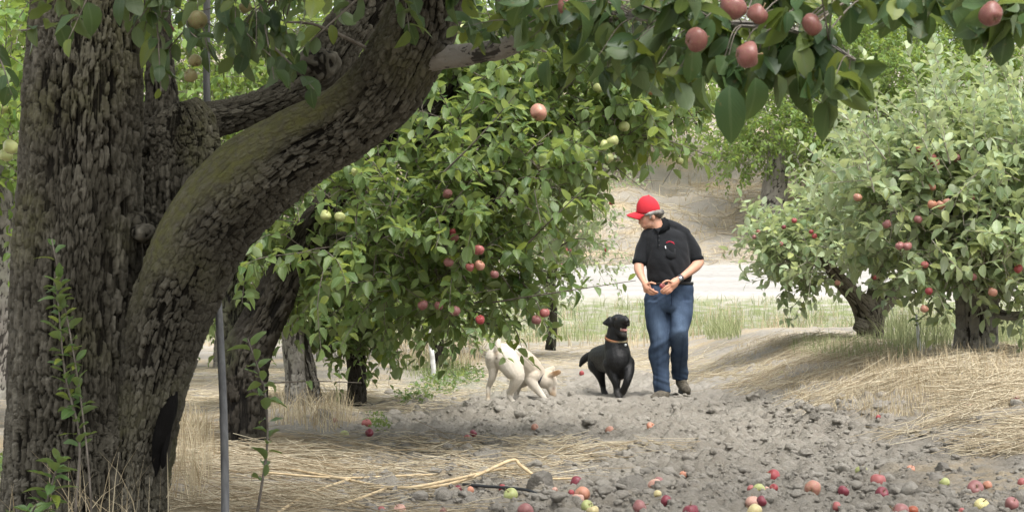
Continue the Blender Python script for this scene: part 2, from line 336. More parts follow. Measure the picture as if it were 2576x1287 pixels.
def crumbs(x, y, s, name, label, ic=None, sink=.12, rough=0.0):
    n = len(x); v0, f0 = ic or IC2; m = len(v0); V = np.broadcast_to(v0, (n, m, 3)).copy()
    V *= (1 + .28 * pn(V[..., 0] * 1.3 + rng.random(n)[:, None] * 90, V[..., 1] * 1.3, V[..., 2] * 1.3 + rng.random(n)[:, None] * 90))[..., None]
    for _ in range(7):
        nn = rng.normal(size=(n, 3)); nn /= np.linalg.norm(nn, axis=1)[:, None]; h = rng.uniform(.45, .95, n)
        V -= nn[:, None] * np.maximum(0, np.einsum('nmk,nk->nm', V, nn) - h[:, None])[..., None]
    V = V * s[:, None, None] * np.stack([np.ones(n), rng.uniform(.65, 1, n), rng.uniform(.5, .85, n)], -1)[:, None]
    V *= (1 + .35 * pn(V[..., 0] / s[:, None] * 3 + 5 * rng.random(n)[:, None], V[..., 1] / s[:, None] * 3, V[..., 2] / s[:, None] * 3))[..., None]
    if rough: V *= (1 + rough * fbm(V[..., 0] / s[:, None] * 2.2 + 9 * rng.random(n)[:, None], V[..., 1] / s[:, None] * 2.2, V[..., 2] / s[:, None] * 2.2, 4))[..., None]
    a = rng.random(n) * 6.28; ca, sa = np.cos(a)[:, None], np.sin(a)[:, None]
    V = np.stack([V[..., 0] * ca - V[..., 1] * sa, V[..., 0] * sa + V[..., 1] * ca, V[..., 2]], -1) + np.stack([x, y, hgt(x, y) + s * sink], -1)[:, None]
    F_ = (f0[None] + (np.arange(n) * m)[:, None, None]).reshape(-1, 3)
    tag(link(name, mesh(name, V.reshape(-1, 3), F_, [SOIL], {"Col": np.tile([0, 0, .32], (n * m, 1))}, smooth=False)), label, "soil", kind="stuff")
N = 34000
px_ = rng.uniform(350, 2650, N); py_ = 985 + 330 * rng.random(N) ** .9; x_, y_ = Gv(px_, py_)
keep = rng.random(N) < (.10 + .90 * plough(x_, y_)) * (.25 + .75 * sst(-.25, .25, fbm(x_ * 1.5, y_ * 1.5, 31, 3))); x_, y_ = x_[keep], y_[keep]
s_ = np.minimum(.0045 * (1 + rng.pareto(1.9, len(x_))), .05)
crumbs(x_, y_, s_, "soil_crumbs", "small grey crumbs of ploughed soil scattered between the tree rows")
N = 4200; px_ = rng.uniform(700, 2650, N); py_ = 1000 + 300 * rng.random(N); x_, y_ = Gv(px_, py_); keep = rng.random(N) < (.02 + .98 * plough(x_, y_)) * sst(-.30, .35, fbm(x_ * 2.1, y_ * 2.1, 57, 3)); x_, y_ = x_[keep], y_[keep]
crumbs(x_, y_, np.minimum(.013 * (1 + rng.pareto(2.4, len(x_))), .065), "soil_lumps", "fist sized broken lumps of grey soil in the ploughed row", IC3, .0, .38)

for px, py, w, hgt_, lab in ((1220, 1163, 64, .8, "upright grey clod standing at the edge of the straw band"), (1364, 1232, 66, .95, "rounded grey clod at the end of the bent dry stalk"),
        (1801, 1128, 24, .9, "small round dark clod beside a bigger smooth clod"), (1788, 1108, 48, .6, "smooth pale clod behind a small round dark clod"),
        (2372, 1187, 46, .6, "flat topped dark clod behind a green fallen apple"), (1640, 1190, 84, .34, "long low clod lying behind the crimson fallen apple"),
        (1590, 1243, 90, .7, "large broken clod between the fallen apples in front"), (1395, 1030, 22, .9, "dark clod lying in front of the white dog's nose"),
        (2050, 1065, 30, .7, "angular light clod on the open soil right of the man"), (1425, 1073, 26, .8, "angular clod lying below the black dog"),
        (2200, 1070, 44, .55, "ragged pale clod on soil below the straw mound"), (815, 1058, 58, .6, "smooth grey clod between two apple tree trunks"),
        (2415, 955, 34, .8, "grey clod beside the thick old trunk on the mound"), (1135, 1262, 50, .7, "dark clod beside the buried black hose")):
    g = G(px, py, False); s = w / 2 / F * g.y
    o = link("soil_clod", mesh("soil_clod", clod(IC4[0], np.array([s, s * .85, s * hgt_ * 1.1]), px * .37), IC4[1], [CLOD])); o.location = (g.x, g.y, float(hgt(g.x, g.y)) + s * hgt_ * .35)
    o.rotation_euler = (0, 0, px * .7); tag(o, lab, "clod", "large clods of earth")

STRAW = M("straw", rough=.7, spec=.25); _, r_, g_, b_ = attr(STRAW)
lk(STRAW, mixc(STRAW, r_, (.25, .19, .11), (.58, .515, .38)), bsdf(STRAW).inputs["Base Color"])
def straws(name, label, pts, lens, yaw, rad, lift=.0, curl=.05, cat="straw", mat=None, tint=(0, 1)):
    x0, y0 = pts; n = len(x0); L = lens[:, None]; k = 3; t = np.linspace(-.5, .5, 5)[None]
    dx, dy = np.cos(yaw)[:, None], np.sin(yaw)[:, None]; bend = rng.normal(0, curl, (n, 1)) * L; kink = rng.normal(0, .10, (n, 1)) * L * (rng.random((n, 1)) < .25)
    off = bend * t * t * 4 + kink * np.maximum(t, 0) * 2
    cx = x0[:, None] + t * L * dx - off * dy; cyy = y0[:, None] + t * L * dy + off * dx
    z = hgt(cx, cyy); sl = (z * t).sum(1) / (t * t).sum(); zl = z.mean(1)[:, None] + sl[:, None] * t
    z = np.maximum(.5 * z + .5 * zl, zl) + rad + rng.uniform(0, 1, (n, 1)) ** 2 * lift + rng.normal(0, .12, (n, 1)) * t * L * (lift > 0)
    c = np.stack([cx, cyy, z], -1); nrm = np.stack([-dy[:, 0], dx[:, 0], 0 * yaw], -1)[:, None, None]; up = np.array([0, 0, 1.0]); a3 = np.linspace(0, 2 * np.pi, k, endpoint=False)[None, None, :, None]
    rr = (rad * rng.uniform(.5, 1.25, n))[:, None, None, None]
    v = c[:, :, None] + rr * (np.cos(a3) * nrm + np.sin(a3) * up)
    base = np.arange(4)[:, None] * k; j = np.arange(k)[None]; fq = np.stack([base + j, base + (j + 1) % k, base + k + (j + 1) % k, base + k + j], -1).reshape(-1, 4)
    f = (fq[None] + (np.arange(n) * 5 * k)[:, None, None]).reshape(-1, 4); col = np.repeat(rng.uniform(*tint, n), 5 * k)[:, None] * np.ones(3)
    return tag(link(name, mesh(name, v.reshape(-1, 3), f, [mat or STRAW], {"Col": col})), label, cat, kind="stuff")
def region(ells, n):
    X = []; Y = []
    w = np.array([e[4] for e in ells], float); w /= w.sum()
    for (px, py, rx, ry, _), m in zip(ells, (w * n).astype(int)):
        r = np.sqrt(rng.random(m)); a = rng.random(m) * 6.28; x, y = Gv(px + rx * r * np.cos(a), np.minimum(py + ry * r * np.sin(a), 1500)); X.append(x); Y.append(y)
    return np.concatenate(X), np.concatenate(Y)
def patchy(pts, f=1.6, t0=-.35, t1=.25):
    k = rng.random(len(pts[0])) < sst(t0, t1, fbm(pts[0] * f, pts[1] * f, 77, 3)); return pts[0][k], pts[1][k]
n = 5600; pts = patchy(region([(900, 1150, 560, 50, 5), (640, 1230, 300, 90, 5), (1150, 1195, 380, 22, 2), (1400, 1135, 330, 22, 2), (800, 1270, 420, 60, 2), (560, 1120, 140, 60, 2)], n)); m = len(pts[0])
straws("straw_litter", "golden straw lying in a band across the soil under the old tree", pts, rng.uniform(.12, .55, m), rng.normal(0, .55, m), .0021, .05)
n = 9000; pts = patchy(region([(2300, 990, 330, 55, 5), (2480, 930, 160, 60, 4), (2100, 940, 220, 40, 1.4), (2480, 1085, 180, 26, 1.4), (2300, 1095, 120, 10, .3), (2020, 885, 240, 35, 4), (1850, 960, 180, 24, 1.6), (2520, 1140, 100, 10, .4)], n), 1.1, -.3, .3); m = len(pts[0])
straws("straw_mound_litter", "pale straw matted over the mound below the right hand trees", pts, rng.uniform(.12, .5, m), rng.normal(.15, .75, m), .0022, .06, tint=(.1, 1))
n = 2600; pts = region([(1450, 900, 330, 30, 2), (1300, 960, 120, 30, 1), (900, 1000, 300, 40, 2), (600, 980, 200, 60, 2), (1800, 930, 200, 20, 1)], n); m = len(pts[0])
straws("straw_scatter", "thin pale straw strewn on the dusty soil behind the dogs", pts, rng.uniform(.15, .45, m), rng.normal(0, .7, m), .0028, .03, tint=(.4, 1))
m = 7000; bx = rng.uniform(-9, 11, m); by = rng.uniform(46, 59, m); k_ = fbm(bx * .35, by * .6, 4, 3) + rng.normal(0, .3, m) > -.05
straws("bank_straw", "dry straw combed down the slope of the bank beyond the road", (bx[k_], by[k_]), rng.uniform(.25, .8, k_.sum()), rng.normal(.3, .9, k_.sum()), .008, .05, tint=(.15, .95))

def blades(name, label, x, y, hts, wid, mat, lean=.35, cat="grass", tint=(0, 1)):
    n = len(x); t = np.array([0, .35, .7, 1.0]); a = rng.random(n) * 6.28; fc = rng.random(n) * 6.28; ln = np.abs(rng.normal(0, lean, n)) * hts
    z0 = hgt(x, y) - .01
    cx = x[:, None] + np.cos(a)[:, None] * ln[:, None] * t ** 2; cyy = y[:, None] + np.sin(a)[:, None] * ln[:, None] * t ** 2; cz = z0[:, None] + hts[:, None] * t * (1 - .25 * (ln / (hts + 1e-6))[:, None] * t)
    w = wid * np.array([1, .85, .55, .08]); c = np.stack([cx, cyy, cz], -1)
    off = np.stack([np.cos(fc), np.sin(fc), 0 * fc], -1)[:, None] * w[None, :, None]
    v = np.stack([c - off, c + off], 2).reshape(-1, 3); b = np.arange(n)[:, None] * 8; q = np.array([[0, 1, 3, 2], [2, 3, 5, 4], [4, 5, 7, 6]])
    f = (b[:, :, None] + q[None]).reshape(-1, 4); col = np.repeat(rng.uniform(*tint, n), 8)[:, None] * np.ones(3)
    return tag(link(name, mesh(name, v, f, [mat], {"Col": col})), label, cat, kind="stuff")
GRASS = leaf_mat("grass_blade", (.10, .15, .04), (.26, .31, .11), (.3, .3, .1), (.28, .33, .14), .35)
def grass_m(name, a, b_):
    m = M(name, rough=.7); _, r, g, b = attr(m); c = mixc(m, r, a, b_); lk(m, c, bsdf(m).inputs["Base Color"])
    t = nd(m, "BsdfTranslucent", {"Color": c}); mx = nd(m, "MixShader", {0: .3}); lk(m, bsdf(m).outputs[0], mx.inputs[1]); lk(m, t.outputs[0], mx.inputs[2]); lk(m, mx.outputs[0], m.node_tree.nodes["Material Output"].inputs[0]); return m
GREEN = grass_m("grass_green", (.15, .19, .07), (.36, .38, .20)); DRY = grass_m("grass_dry", (.30, .23, .13), (.60, .52, .36))
m = 15000; x = rng.uniform(-7, 9, m); y = rng.uniform(30.5, 37.4, m); k_ = fbm(x * .9, y * .9, 6, 3) + rng.normal(0, .22, m) > .10; x, y = x[k_], y[k_]
blades("verge_grass", "tall green grass along the near edge of the dusty road", x, y, rng.uniform(.08, .40, len(x)) * (1 - .55 * sst(35, 37.4, y)), .0055, GREEN, lean=.5)
k2 = rng.random(9000) ; x = rng.uniform(-7, 9, 4500); y = rng.uniform(27.5, 36.5, 4500); k_ = fbm(x * .9, y * .9, 16, 3) > .05
blades("dry_verge_grass", "bleached dry grass mixed into the verge below the road", x[k_], y[k_], rng.uniform(.1, .35, k_.sum()), .006, DRY)
def clump(px, py, rx, ry, n, h, mat, name, label, w=.003, tint=(0, 1), lean=.45):
    x, y = region([(px, py, rx, ry, 1)], n); return blades(name, label, x, y, rng.uniform(.35, 1, len(x)) * h, w, mat, lean=lean, tint=tint)
m = 5000; x = rng.uniform(-7, 12, m); y = rng.uniform(46.3, 58, m); k_ = fbm(x * .4, y * .8, 4, 4) + rng.normal(0, .2, m) > .0
blades("bank_grass", "dry grass clinging to the bank beyond the road", x[k_], y[k_], rng.uniform(.08, .4, k_.sum()), .011, DRY, lean=.8)
clump(1818, 845, 46, 12, 380, .40, GREEN, "grass_tuft", "tall green grass tuft standing on dry ground right of the man", .004, (.2, .9), lean=.65)
clump(2150, 885, 170, 26, 800, .19, GREEN, "mound_grass", "grey green grass around the forked trunk on the mound", .004, (.1, 1))
clump(2300, 990, 330, 60, 3600, .10, DRY, "matted_grass", "short matted dry grass on the slope of the mound", .0022)
clump(2040, 905, 210, 60, 3200, .09, DRY, "sparse_dry_grass", "sparse short dry grass at the edge of the ploughed soil", .0022)
clump(2330, 860, 120, 25, 900, .40, GREEN, "trunk_grass", "faded green grass between the two trunks on the mound", .004, (.3, 1))
clump(2520, 850, 90, 25, 700, .35, GREEN, "edge_grass", "green grass behind the thick old trunk", .004, (.2, .9))
clump(2400, 940, 240, 50, 900, .20, DRY, "dry_mound_grass", "standing dry grass on the mound below the thick old trunk", .0028)
clump(470, 1180, 70, 100, 330, .28, DRY, "dry_grass_by_trunk", "tall dry grass between the old trunk and the grey pole", .003)
clump(475, 1100, 60, 50, 160, .28, DRY, "dry_grass_behind_trunk", "thin dry grass behind the base of the old trunk", .003)
clump(790, 1050, 110, 40, 450, .26, DRY, "dry_grass_by_pale_trunk", "dry grass around the base of the pale trunk", .003)
clump(1090, 900, 130, 40, 700, .35, DRY, "dry_weeds", "dry weeds standing behind the white stake", .004)
clump(1100, 930, 90, 30, 500, .2, GREEN, "weed_grass", "light green grass around the white stake", .004, (.3, 1))
clump(200, 1330, 230, 60, 260, .4, DRY, "dry_grass_in_front", "dry grass stems at the foot of the old trunk", .0025)
# ------------------------------------------------------------ trees
def bark_tube(pts, nu, nv, relief, seed, lob=.06, plate=(.026, .10), moss=None, endcap=True, ragged=0.0, smoothz=0.0):
    """pts rows: x, y, z, radius. A stem with real bark plates; returns verts, faces, colour."""
    s = spline(pts, nv); c = s[:, :3]; r = np.abs(s[:, 3]); T, Nn, B = frames(c)
    th = np.linspace(0, 2 * np.pi, nu, endpoint=False); ln = np.concatenate([[0], np.cumsum(np.linalg.norm(np.diff(c, axis=0), axis=1))])
    TH, L = np.meshgrid(th, ln); rm = r.mean(); cs, sn = np.cos(TH), np.sin(TH); k = rm / .17
    lobes = 1 + lob * (pn(cs * 1.2 + seed, sn * 1.2, L * 1.3) + .7 * pn(cs * 2.6 + seed, sn * 2.6, L * 2.4))
    N3 = lambda f, g, z=0.0: pn(cs * f * k + seed + z, sn * f * k, L * g)
    def cells(pw, ph, sd, warp):
        per = max(5, int(round(2 * np.pi * rm / pw))); U = TH / (2 * np.pi) * per + warp * (.9 * N3(3, 6, sd) + .5 * N3(8, 17, sd) + .35 * N3(22, 30, sd)); W = L / ph + warp * (.5 * N3(5, 5, sd + 3) + .45 * N3(16, 12, sd + 5) + .25 * N3(40, 30, sd))
        iu, iw = np.floor(U).astype(int), np.floor(W).astype(int); J = np.random.default_rng(int(seed * 10 + sd * 7) + 5).random((64, 256, 3))
        f1 = np.full(U.shape, 9.); f2 = f1.copy(); cid = np.zeros(U.shape)
        for a in (-1, 0, 1):
            for b in (-1, 0, 1):
                j = J[(iw + b) % 64, ((iu + a) % per) % 256]; du = np.abs(iu + a + .15 + .7 * j[..., 0] - U); dv = np.abs(iw + b + .1 + .8 * j[..., 1] - W); dd = .8 * np.maximum(du, dv) + .2 * (du + dv)
                m = dd < f1; f2 = np.where(m, f1, np.minimum(f2, dd)); cid = np.where(m, j[..., 2], cid); f1 = np.where(m, dd, f1)
        return f2 - f1, cid
    e1, c1 = cells(plate[0], plate[1], 1.0, .75); e2, c2 = cells(plate[0] * .55, plate[1] * .42, 2.0, .8)
    wide = .05 + .13 * sst(-.2, .5, N3(2.2, 3.5, 9))                           # some furrows gape, some are hairlines
    p1 = sst(wide, wide + .10, e1); p2 = sst(.03, .13, e2)
    gone = sst(.12, .30, N3(1.6, 1.8, 20) + .35 * N3(6, 6, 21)); fiss = N3(26, 5, 30); fine = .6 * N3(34, 26, 31) + .4 * N3(70, 60, 32)
    keep1 = (c1 > .07 + .26 * gone).astype(float)                               # plates that have dropped off leave the dark inner bark
    h = p1 * keep1 * (.40 + .60 * c1) + .30 * p2 * (c2 - .2) * (.4 + .6 * keep1) + .16 * fiss + .10 * fine
    grv = 1 - sst(.0, .13, np.abs(N3(3.4, .9, 50) + .25 * N3(11, 5, 51))); h = h - .85 * grv * sst(-.15, .25, N3(1.6, 1.4, 52))
    tone = np.clip(.10 + .50 * c1 * keep1 + .25 * c2 + .22 * fiss + .18 * fine + .50 * N3(1.3, 1.1, 40) + .2 * N3(3.5, 2.5, 43) - .18 * (1 - keep1), 0, 1)
    nrm = cs[..., None] * Nn[:, None] + sn[..., None] * B[:, None]
    ms = np.zeros(TH.shape)
    if moss: ms = moss(c[:, None] + r[:, None, None] * nrm, nrm, (L / ln[-1]))
    calm = smoothz * np.clip(ms * 1.3, 0, 1); h = h * (1 - .65 * calm) + .35 * calm; tone = tone * (1 - .4 * calm) + .4 * calm * (.78 + .4 * N3(4, 3, 41))
    rad = r[:, None] * lobes + relief * (h - .4)
    if ragged: rad = rad * (1 - ragged * sst(.9, 1.0, L / ln[-1]) * np.abs(pn(cs * 4, sn * 4, 3)))
    v = c[:, None] + rad[..., None] * nrm
    colr = np.stack([np.clip(h * 1.5 + .08, 0, 1), tone, np.clip(ms, 0, 1)], -1).reshape(-1, 3)
    i = np.arange(nv - 1)[:, None] * nu; j = np.arange(nu)[None]; j2 = (j + 1) % nu
    f = [np.stack([i + j, i + j2, i + nu + j2, i + nu + j], -1).reshape(-1, 4)]
    v = v.reshape(-1, 3)
    if endcap:
        v = np.concatenate([v, [c[-1] + T[-1] * r[-1] * .15]]); colr = np.concatenate([colr, [[.3, .3, 0]]]); jj = np.arange(nu)
        f.append(np.stack([np.full(nu, nv * nu), (nv - 1) * nu + jj, (nv - 1) * nu + (jj + 1) % nu], -1))
    return v, f, colr
def pxs(rows):                                       # (px, py, d, width in px) -> x, y, z, radius
    return np.array([[*P(a, b, d), w / 2 / F * d] for a, b, d, w in rows])

def leaf_tpl(k):
    t, w, rows = {5: ([.0, .09, .26, .48, .70, .90, 1], [.0, .24, .43, .50, .42, .19, 0], 5), 3: ([0, .17, .48, .80, 1], [0, .33, .50, .31, 0], 3), 2: ([0, .45, 1], [0, .48, 0], 1)}[k]
    v = [[0, 0, 0, 0]]; f3 = []; f4 = []
    for a, b in zip(t[1:-1], w[1:-1]): v += [[-b, a, .0, 1], [0, a, 0, 0], [b, a, .0, 1]]
    v.append([0, 1, 0, 0]); n = len(v) - 1
    f3 += [[0, 2, 1], [0, 3, 2]]
    for r in range(rows - 1):
        o = 1 + 3 * r; f4 += [[o, o + 1, o + 4, o + 3], [o + 1, o + 2, o + 5, o + 4]]
    o = 1 + 3 * (rows - 1); f3 += [[o, o + 1, n], [o + 1, o + 2, n]]
    return np.array(v), np.array(f3), np.array(f4).reshape(-1, 4)
TPL = {k: leaf_tpl(k) for k in (5, 3, 2)}
def leaves(tpl, pos, dirs, ups, size, rg, yellow=.12, aspect=.62, droop=.28, tone=(0, 1)):
    v, f3, f4 = TPL[tpl]; n = len(pos); pos = np.asarray(pos, float); size = np.asarray(size, float)
    d = dirs / (np.linalg.norm(dirs, axis=1)[:, None] + 1e-9); x = np.cross(d, ups); x /= np.linalg.norm(x, axis=1)[:, None] + 1e-9; z = np.cross(x, d)
    asp = aspect * rg.uniform(.85, 1.15, n); fold = rg.uniform(.03, .55, n); dr = droop * rg.uniform(-.3, 2.2, n); tw = rg.normal(0, .28, n)
    X = v[None, :, 0] * asp[:, None]; Y = np.broadcast_to(v[None, :, 1], X.shape)
    Z = np.abs(v[None, :, 0]) * fold[:, None] - dr[:, None] * Y ** 2 + tw[:, None] * X * Y
    if tpl == 5: Z = Z + .05 * np.sin(Y * 9 + rg.random(n)[:, None] * 6) * np.sign(v[None, :, 0]) * rg.uniform(.2, 1, n)[:, None]
    s = size[:, None, None]
    V = pos[:, None] + s * (X[..., None] * x[:, None] + Y[..., None] * d[:, None] + Z[..., None] * z[:, None])
    m = len(v); b = (np.arange(n) * m)[:, None, None]
    F3 = (b + f3[None]).reshape(-1, 3); F4 = (b + f4[None]).reshape(-1, 4) if len(f4) else np.zeros((0, 4), int)
    r = rg.uniform(*tone, n); y = np.where(rg.random(n) < yellow, rg.uniform(.4, 1, n), rg.uniform(0, .15, n))
    C = np.stack([np.repeat(r, m), np.repeat(y, m), np.tile(v[:, 3], n), np.tile(v[:, 1], n)], -1)
    return V.reshape(-1, 3), [F3, F4], C
GOLD = 2.399963
class Plant:
    """collects twigs and leaves, then builds the parts of one tree"""
    def __init__(s, seed): s.rg = np.random.default_rng(seed); s.tw = MB(); s.p = []; s.d = []; s.u = []; s.s = []
    def twig(s, pts, r0, r1=.0015, nleaf=12, leaf=.08, start=.1, droop=.35, up=.25, spur=1, k=5, tipflare=True):
        c = spline(pts, max(5, min(16, int(3 + 2 * len(pts))))); t = np.linspace(0, 1, len(c))
        v, f = tube(c, r0 + (r1 - r0) * t, k, False); s.tw.add(v, f, (.5, .5, .5))
        T = np.gradient(c, axis=0); T /= np.linalg.norm(T, axis=1)[:, None] + 1e-9
        ph = s.rg.random() * 6.28
        for i in range(nleaf):
            q = start + (1 - start) * (i + s.rg.random() * .8) / nleaf; q = min(q, 1); x = q * (len(c) - 1); a = min(int(x), len(c) - 2); w = x - a
            p = c[a] * (1 - w) + c[a + 1] * w; tt = T[a]
            n = np.cross(tt, [0.1, .2, 1]); n /= np.linalg.norm(n) + 1e-9; b = np.cross(tt, n)
            for z in range(spur):
                ang = ph + GOLD * (i * spur + z) + s.rg.normal(0, .3); rad = math.cos(ang) * n + math.sin(ang) * b
                d = rad * .9 + tt * s.rg.uniform(.2, .9) * (1.6 if q > .93 else 1) + np.array([0, 0, up - droop * s.rg.uniform(.3, 1.7)]) + s.rg.normal(0, .18, 3)
                s.p.append(p + rad * .006); s.d.append(d); u = np.array([0, 0, 1.0]) + tt * .25 + s.rg.normal(0, .33, 3); s.u.append(u)
                s.s.append(leaf * s.rg.uniform(.6, 1.15) * (.75 if q > .95 else 1))
    def loose(s, p, d, size): s.p.append(p); s.d.append(d); s.u.append(np.array([0, -.6, .6]) + s.rg.normal(0, .5, 3)); s.s.append(size)
    def crown(s, limb, blobs, ntw, leaf, per, tlen, out=.6, upw=.35, droop=.35, spur=1, rsub=.010, shell=.42, zmin=None, up=.25, jit=.5, mask=None):
        rg = s.rg; w = np.array([b[1][0] * b[1][2] for b in blobs]); w = w / w.sum(); base = []
        while len(base) < ntw:
            c, r = blobs[rg.choice(len(blobs), p=w)]; q = rg.normal(size=3); q /= np.linalg.norm(q); q *= rg.random() ** shell
            p = c + q * r
            if mask is not None and not mask(p): continue
            base.append((p, q))
        nodes = np.array(limb)[:, :3].copy(); nr = np.array(limb)[:, 3].copy()
        order = np.argsort([np.min(np.linalg.norm(nodes - b[0], axis=1)) for b in base])
        for o in order:
            p, q = base[o]; dd = np.linalg.norm(nodes - p, axis=1) + np.maximum(0, nodes[:, 2] - p[2]) * .5; i = int(np.argmin(dd)); a = nodes[i]; L = np.linalg.norm(p - a)
            if L > .05:
                m = (a + p) / 2 + rg.normal(0, .09, 3) * L + np.array([0, 0, .10 * L]); c = spline(np.array([a, m, p]), 6)
                r0 = min(nr[i] * .65, .004 + rsub * L); t = np.linspace(0, 1, 6)
                v, f = tube(c, r0 + (max(.0022, r0 * .45) - r0) * t, 5, False); s.tw.add(v, f, (.5, .5, .5))
                nodes = np.concatenate([nodes, c[2:]]); nr = np.concatenate([nr, (r0 + (max(.003, r0 * .5) - r0) * t)[2:]])
            d = q * out + np.array([0, 0, upw]) + rg.normal(0, jit, 3); d /= np.linalg.norm(d); L = tlen * rg.uniform(.5, 1.25)
            e = p + d * L; mid = (p + e) / 2 + rg.normal(0, .07, 3) * L; e = e - np.array([0, 0, .12 * L])
            s.twig([p, mid, e], .0035, .0012, int(per * rg.uniform(.7, 1.2)), leaf, droop=droop, spur=spur, up=up)
    def finish(s, root, tpl, leafm, twigm, yellow=.12, aspect=.62, droop=.28, crown="crown", tone=(0, 1), keep_leaf=None):
        if keep_leaf:
            k = [keep_leaf(q) for q in s.p]; s.p, s.d, s.u, s.s = ([a for a, b in zip(r, k) if b] for r in (s.p, s.d, s.u, s.s))
        if s.tw.n: child("branches", s.tw.mesh("branches", [twigm]), root)
        if s.p:
            v, f, c = leaves(tpl, np.array(s.p), np.array(s.d), np.array(s.u), np.array(s.s), s.rg, yellow, aspect, droop, tone)
            child(crown, mesh(crown, v, f, [leafm], {"Col": c}), root)
def in_px(p, x0, x1, y0, y1):
    dy = p[1]; return x0 < CX + F * p[0] / dy < x1 and y0 < 700 - F * (p[2] - CZ) / dy < y1
def E(px, py, d, rx, ry, rd): return (np.array(P(px, py, d)), np.array([rx / F * d, rd, ry / F * d]))

# --- the old apple tree in front
def moss_up(v, n, t): return .9 * sst(-.1, .6, n[..., 2] - .5 * n[..., 0]) * sst(.25, .45, t) * (1 - sst(.62, .74, t)) + .35 * sst(.0, .5, pn(v[..., 0] * 3, v[..., 1] * 3, v[..., 2] * 3))
def moss_low(v, n, t): return .45 * sst(.1, .5, pn(v[..., 0] * 2.5, v[..., 1] * 2.5, v[..., 2] * 2.5 + 4))
T1 = [(190, 1480, 8.0, 470), (190, 1287, 8.0, 372), (187, 1130, 8.0, 345), (188, 1000, 8.0, 330), (192, 700, 8.0, 306), (207, 300, 8.0, 290), (218, 0, 8.0, 254), (235, -250, 7.95, 225), (270, -520, 7.8, 180)]
LIMB = [(345, 1480, 7.95, 230), (338, 1287, 7.95, 165), (350, 1140, 7.93, 140), (375, 1000, 7.9, 165), (405, 860, 7.88, 195), (455, 710, 7.85, 215), (525, 570, 7.8, 225), (630, 455, 7.75, 222), (745, 372, 7.7, 196), (870, 305, 7.65, 186), (975, 210, 7.55, 190), (1040, 95, 7.45, 190), (1083, -30, 7.35, 178), (1105, -200, 7.2, 160), (1120, -420, 7.0, 120)]
MID = [(350, 1250, 8.1, 130), (385, 1000, 8.14, 150), (425, 780, 8.2, 180), (448, 620, 8.25, 205), (452, 480, 8.28, 205), (455, 370, 8.3, 190), (458, 310, 8.3, 168), (455, 276, 8.3, 120), (450, 262, 8.3, 60)]
LIMB2 = [(425, 400, 8.32, 120), (490, 318, 8.36, 98), (600, 286, 8.4, 78), (720, 240, 8.45, 84), (805, 180, 8.5, 108), (865, 90, 8.55, 112), (920, 0, 8.6, 118), (960, -120, 8.6, 110), (1010, -320, 8.6, 90)]
STUB = [(425, 480, 8.38, 140), (412, 340, 8.42, 104), (404, 200, 8.46, 70), (396, 40, 8.55, 62), (388, -150, 8.6, 55)]
old = empty("apple_tree", P(230, 1400, 8.0)); tag(old, "huge old apple tree with flaking bark and a thick curving limb in front", "tree")
mbk = MB()
for rows, nu, nv, rel, sd_, ms in ((T1, 520, 720, .022, 1.0, moss_low), (LIMB, 400, 860, .015, 2.3, moss_up), (MID, 300, 300, .019, 3.7, moss_low), (LIMB2, 220, 360, .012, 4.4, None), (STUB, 110, 150, .012, 5.2, None)):
    v, f, c = bark_tube(pxs(rows), nu, nv, rel, sd_, moss=ms, lob=.05 if rows is T1 else .08, plate=(.022, .080) if rows is T1 else (.021, .048), smoothz=1.0 if rows is LIMB else 0, ragged=.5 if rows is MID else 0); mbk.add(v, f, c)
for px, py, d, rx, ry, rz in ((362, 588, 7.93, 36, 24, .07), (345, 560, 7.98, 26, 26, .06), (800, 165, 8.42, 52, 44, .09), (1118, 130, 7.38, 24, 34, .05)):   # burls
    v, f = ellipsoid(P(px, py, d), (rx / F * d, rz, ry / F * d), 48); q = pn(v[:, 0] * 14, v[:, 1] * 14, v[:, 2] * 14); q2 = pn(v[:, 0] * 50, v[:, 1] * 50, v[:, 2] * 30); v = v + (v - np.array(P(px, py, d))) * (.30 * q + .12 * q2)[:, None]
    mbk.add(v, f, np.stack([np.clip(.55 + 1.6 * q2 + q, 0, 1), np.clip(.42 + .6 * q + .5 * q2, 0, 1), np.zeros(len(v))], -1))
child("trunk", mbk.mesh("trunk", [BARK]), old)
CHAR = M("charred_wood", (.006, .0055, .005), .95, .1); bump(CHAR, noise(CHAR, 40, 5, mapscale=(3, 3, .4)), .8, .01)
mb = MB()
for rows in ([(441, 940, 7.86, 8), (428, 1010, 7.82, 40), (410, 1080, 7.80, 44), (398, 1130, 7.80, 34), (392, 1182, 7.8, 14), (388, 1200, 7.8, 4)], [(430, 1040, 7.8, 14), (415, 1130, 7.78, 18), (410, 1165, 7.78, 14), (408, 1178, 7.78, 4)]):
    s_ = spline(pxs(rows), 40); v, f = tube(s_[:, :3], s_[:, 3], 16); q = pn(v[:, 0] * 40, v[:, 1] * 40, v[:, 2] * 12); v = v + q[:, None] * .008; mb.add(v, f)
o = child("charred_wood", mb.mesh("charred_wood", [CHAR]), old); tag(o, "black charred split running down the side of the trunk")
NB = [(1060, 152, 7.45, 66), (1120, 144, 7.38, 58), (1180, 138, 7.25, 52), (1260, 122, 6.95, 50), (1345, 86, 6.6, 44), (1450, 55, 6.0, 30), (1600, 40, 5.4, 23), (1750, 62, 5.0, 19), (1900, 62, 4.8, 14), (2050, 92, 4.7, 9), (2150, 150, 4.6, 6)]
mb = MB(); v, f, c = bark_tube(pxs(NB), 60, 260, .004, 6.6, plate=(.05, .16)); c[:, 1] = .25 + .5 * c[:, 1]; mb.add(v, f, c)
child("side_branch", mb.mesh("side_branch", [BARK_GREY]), old)

t1 = Plant(11); rg = t1.rg
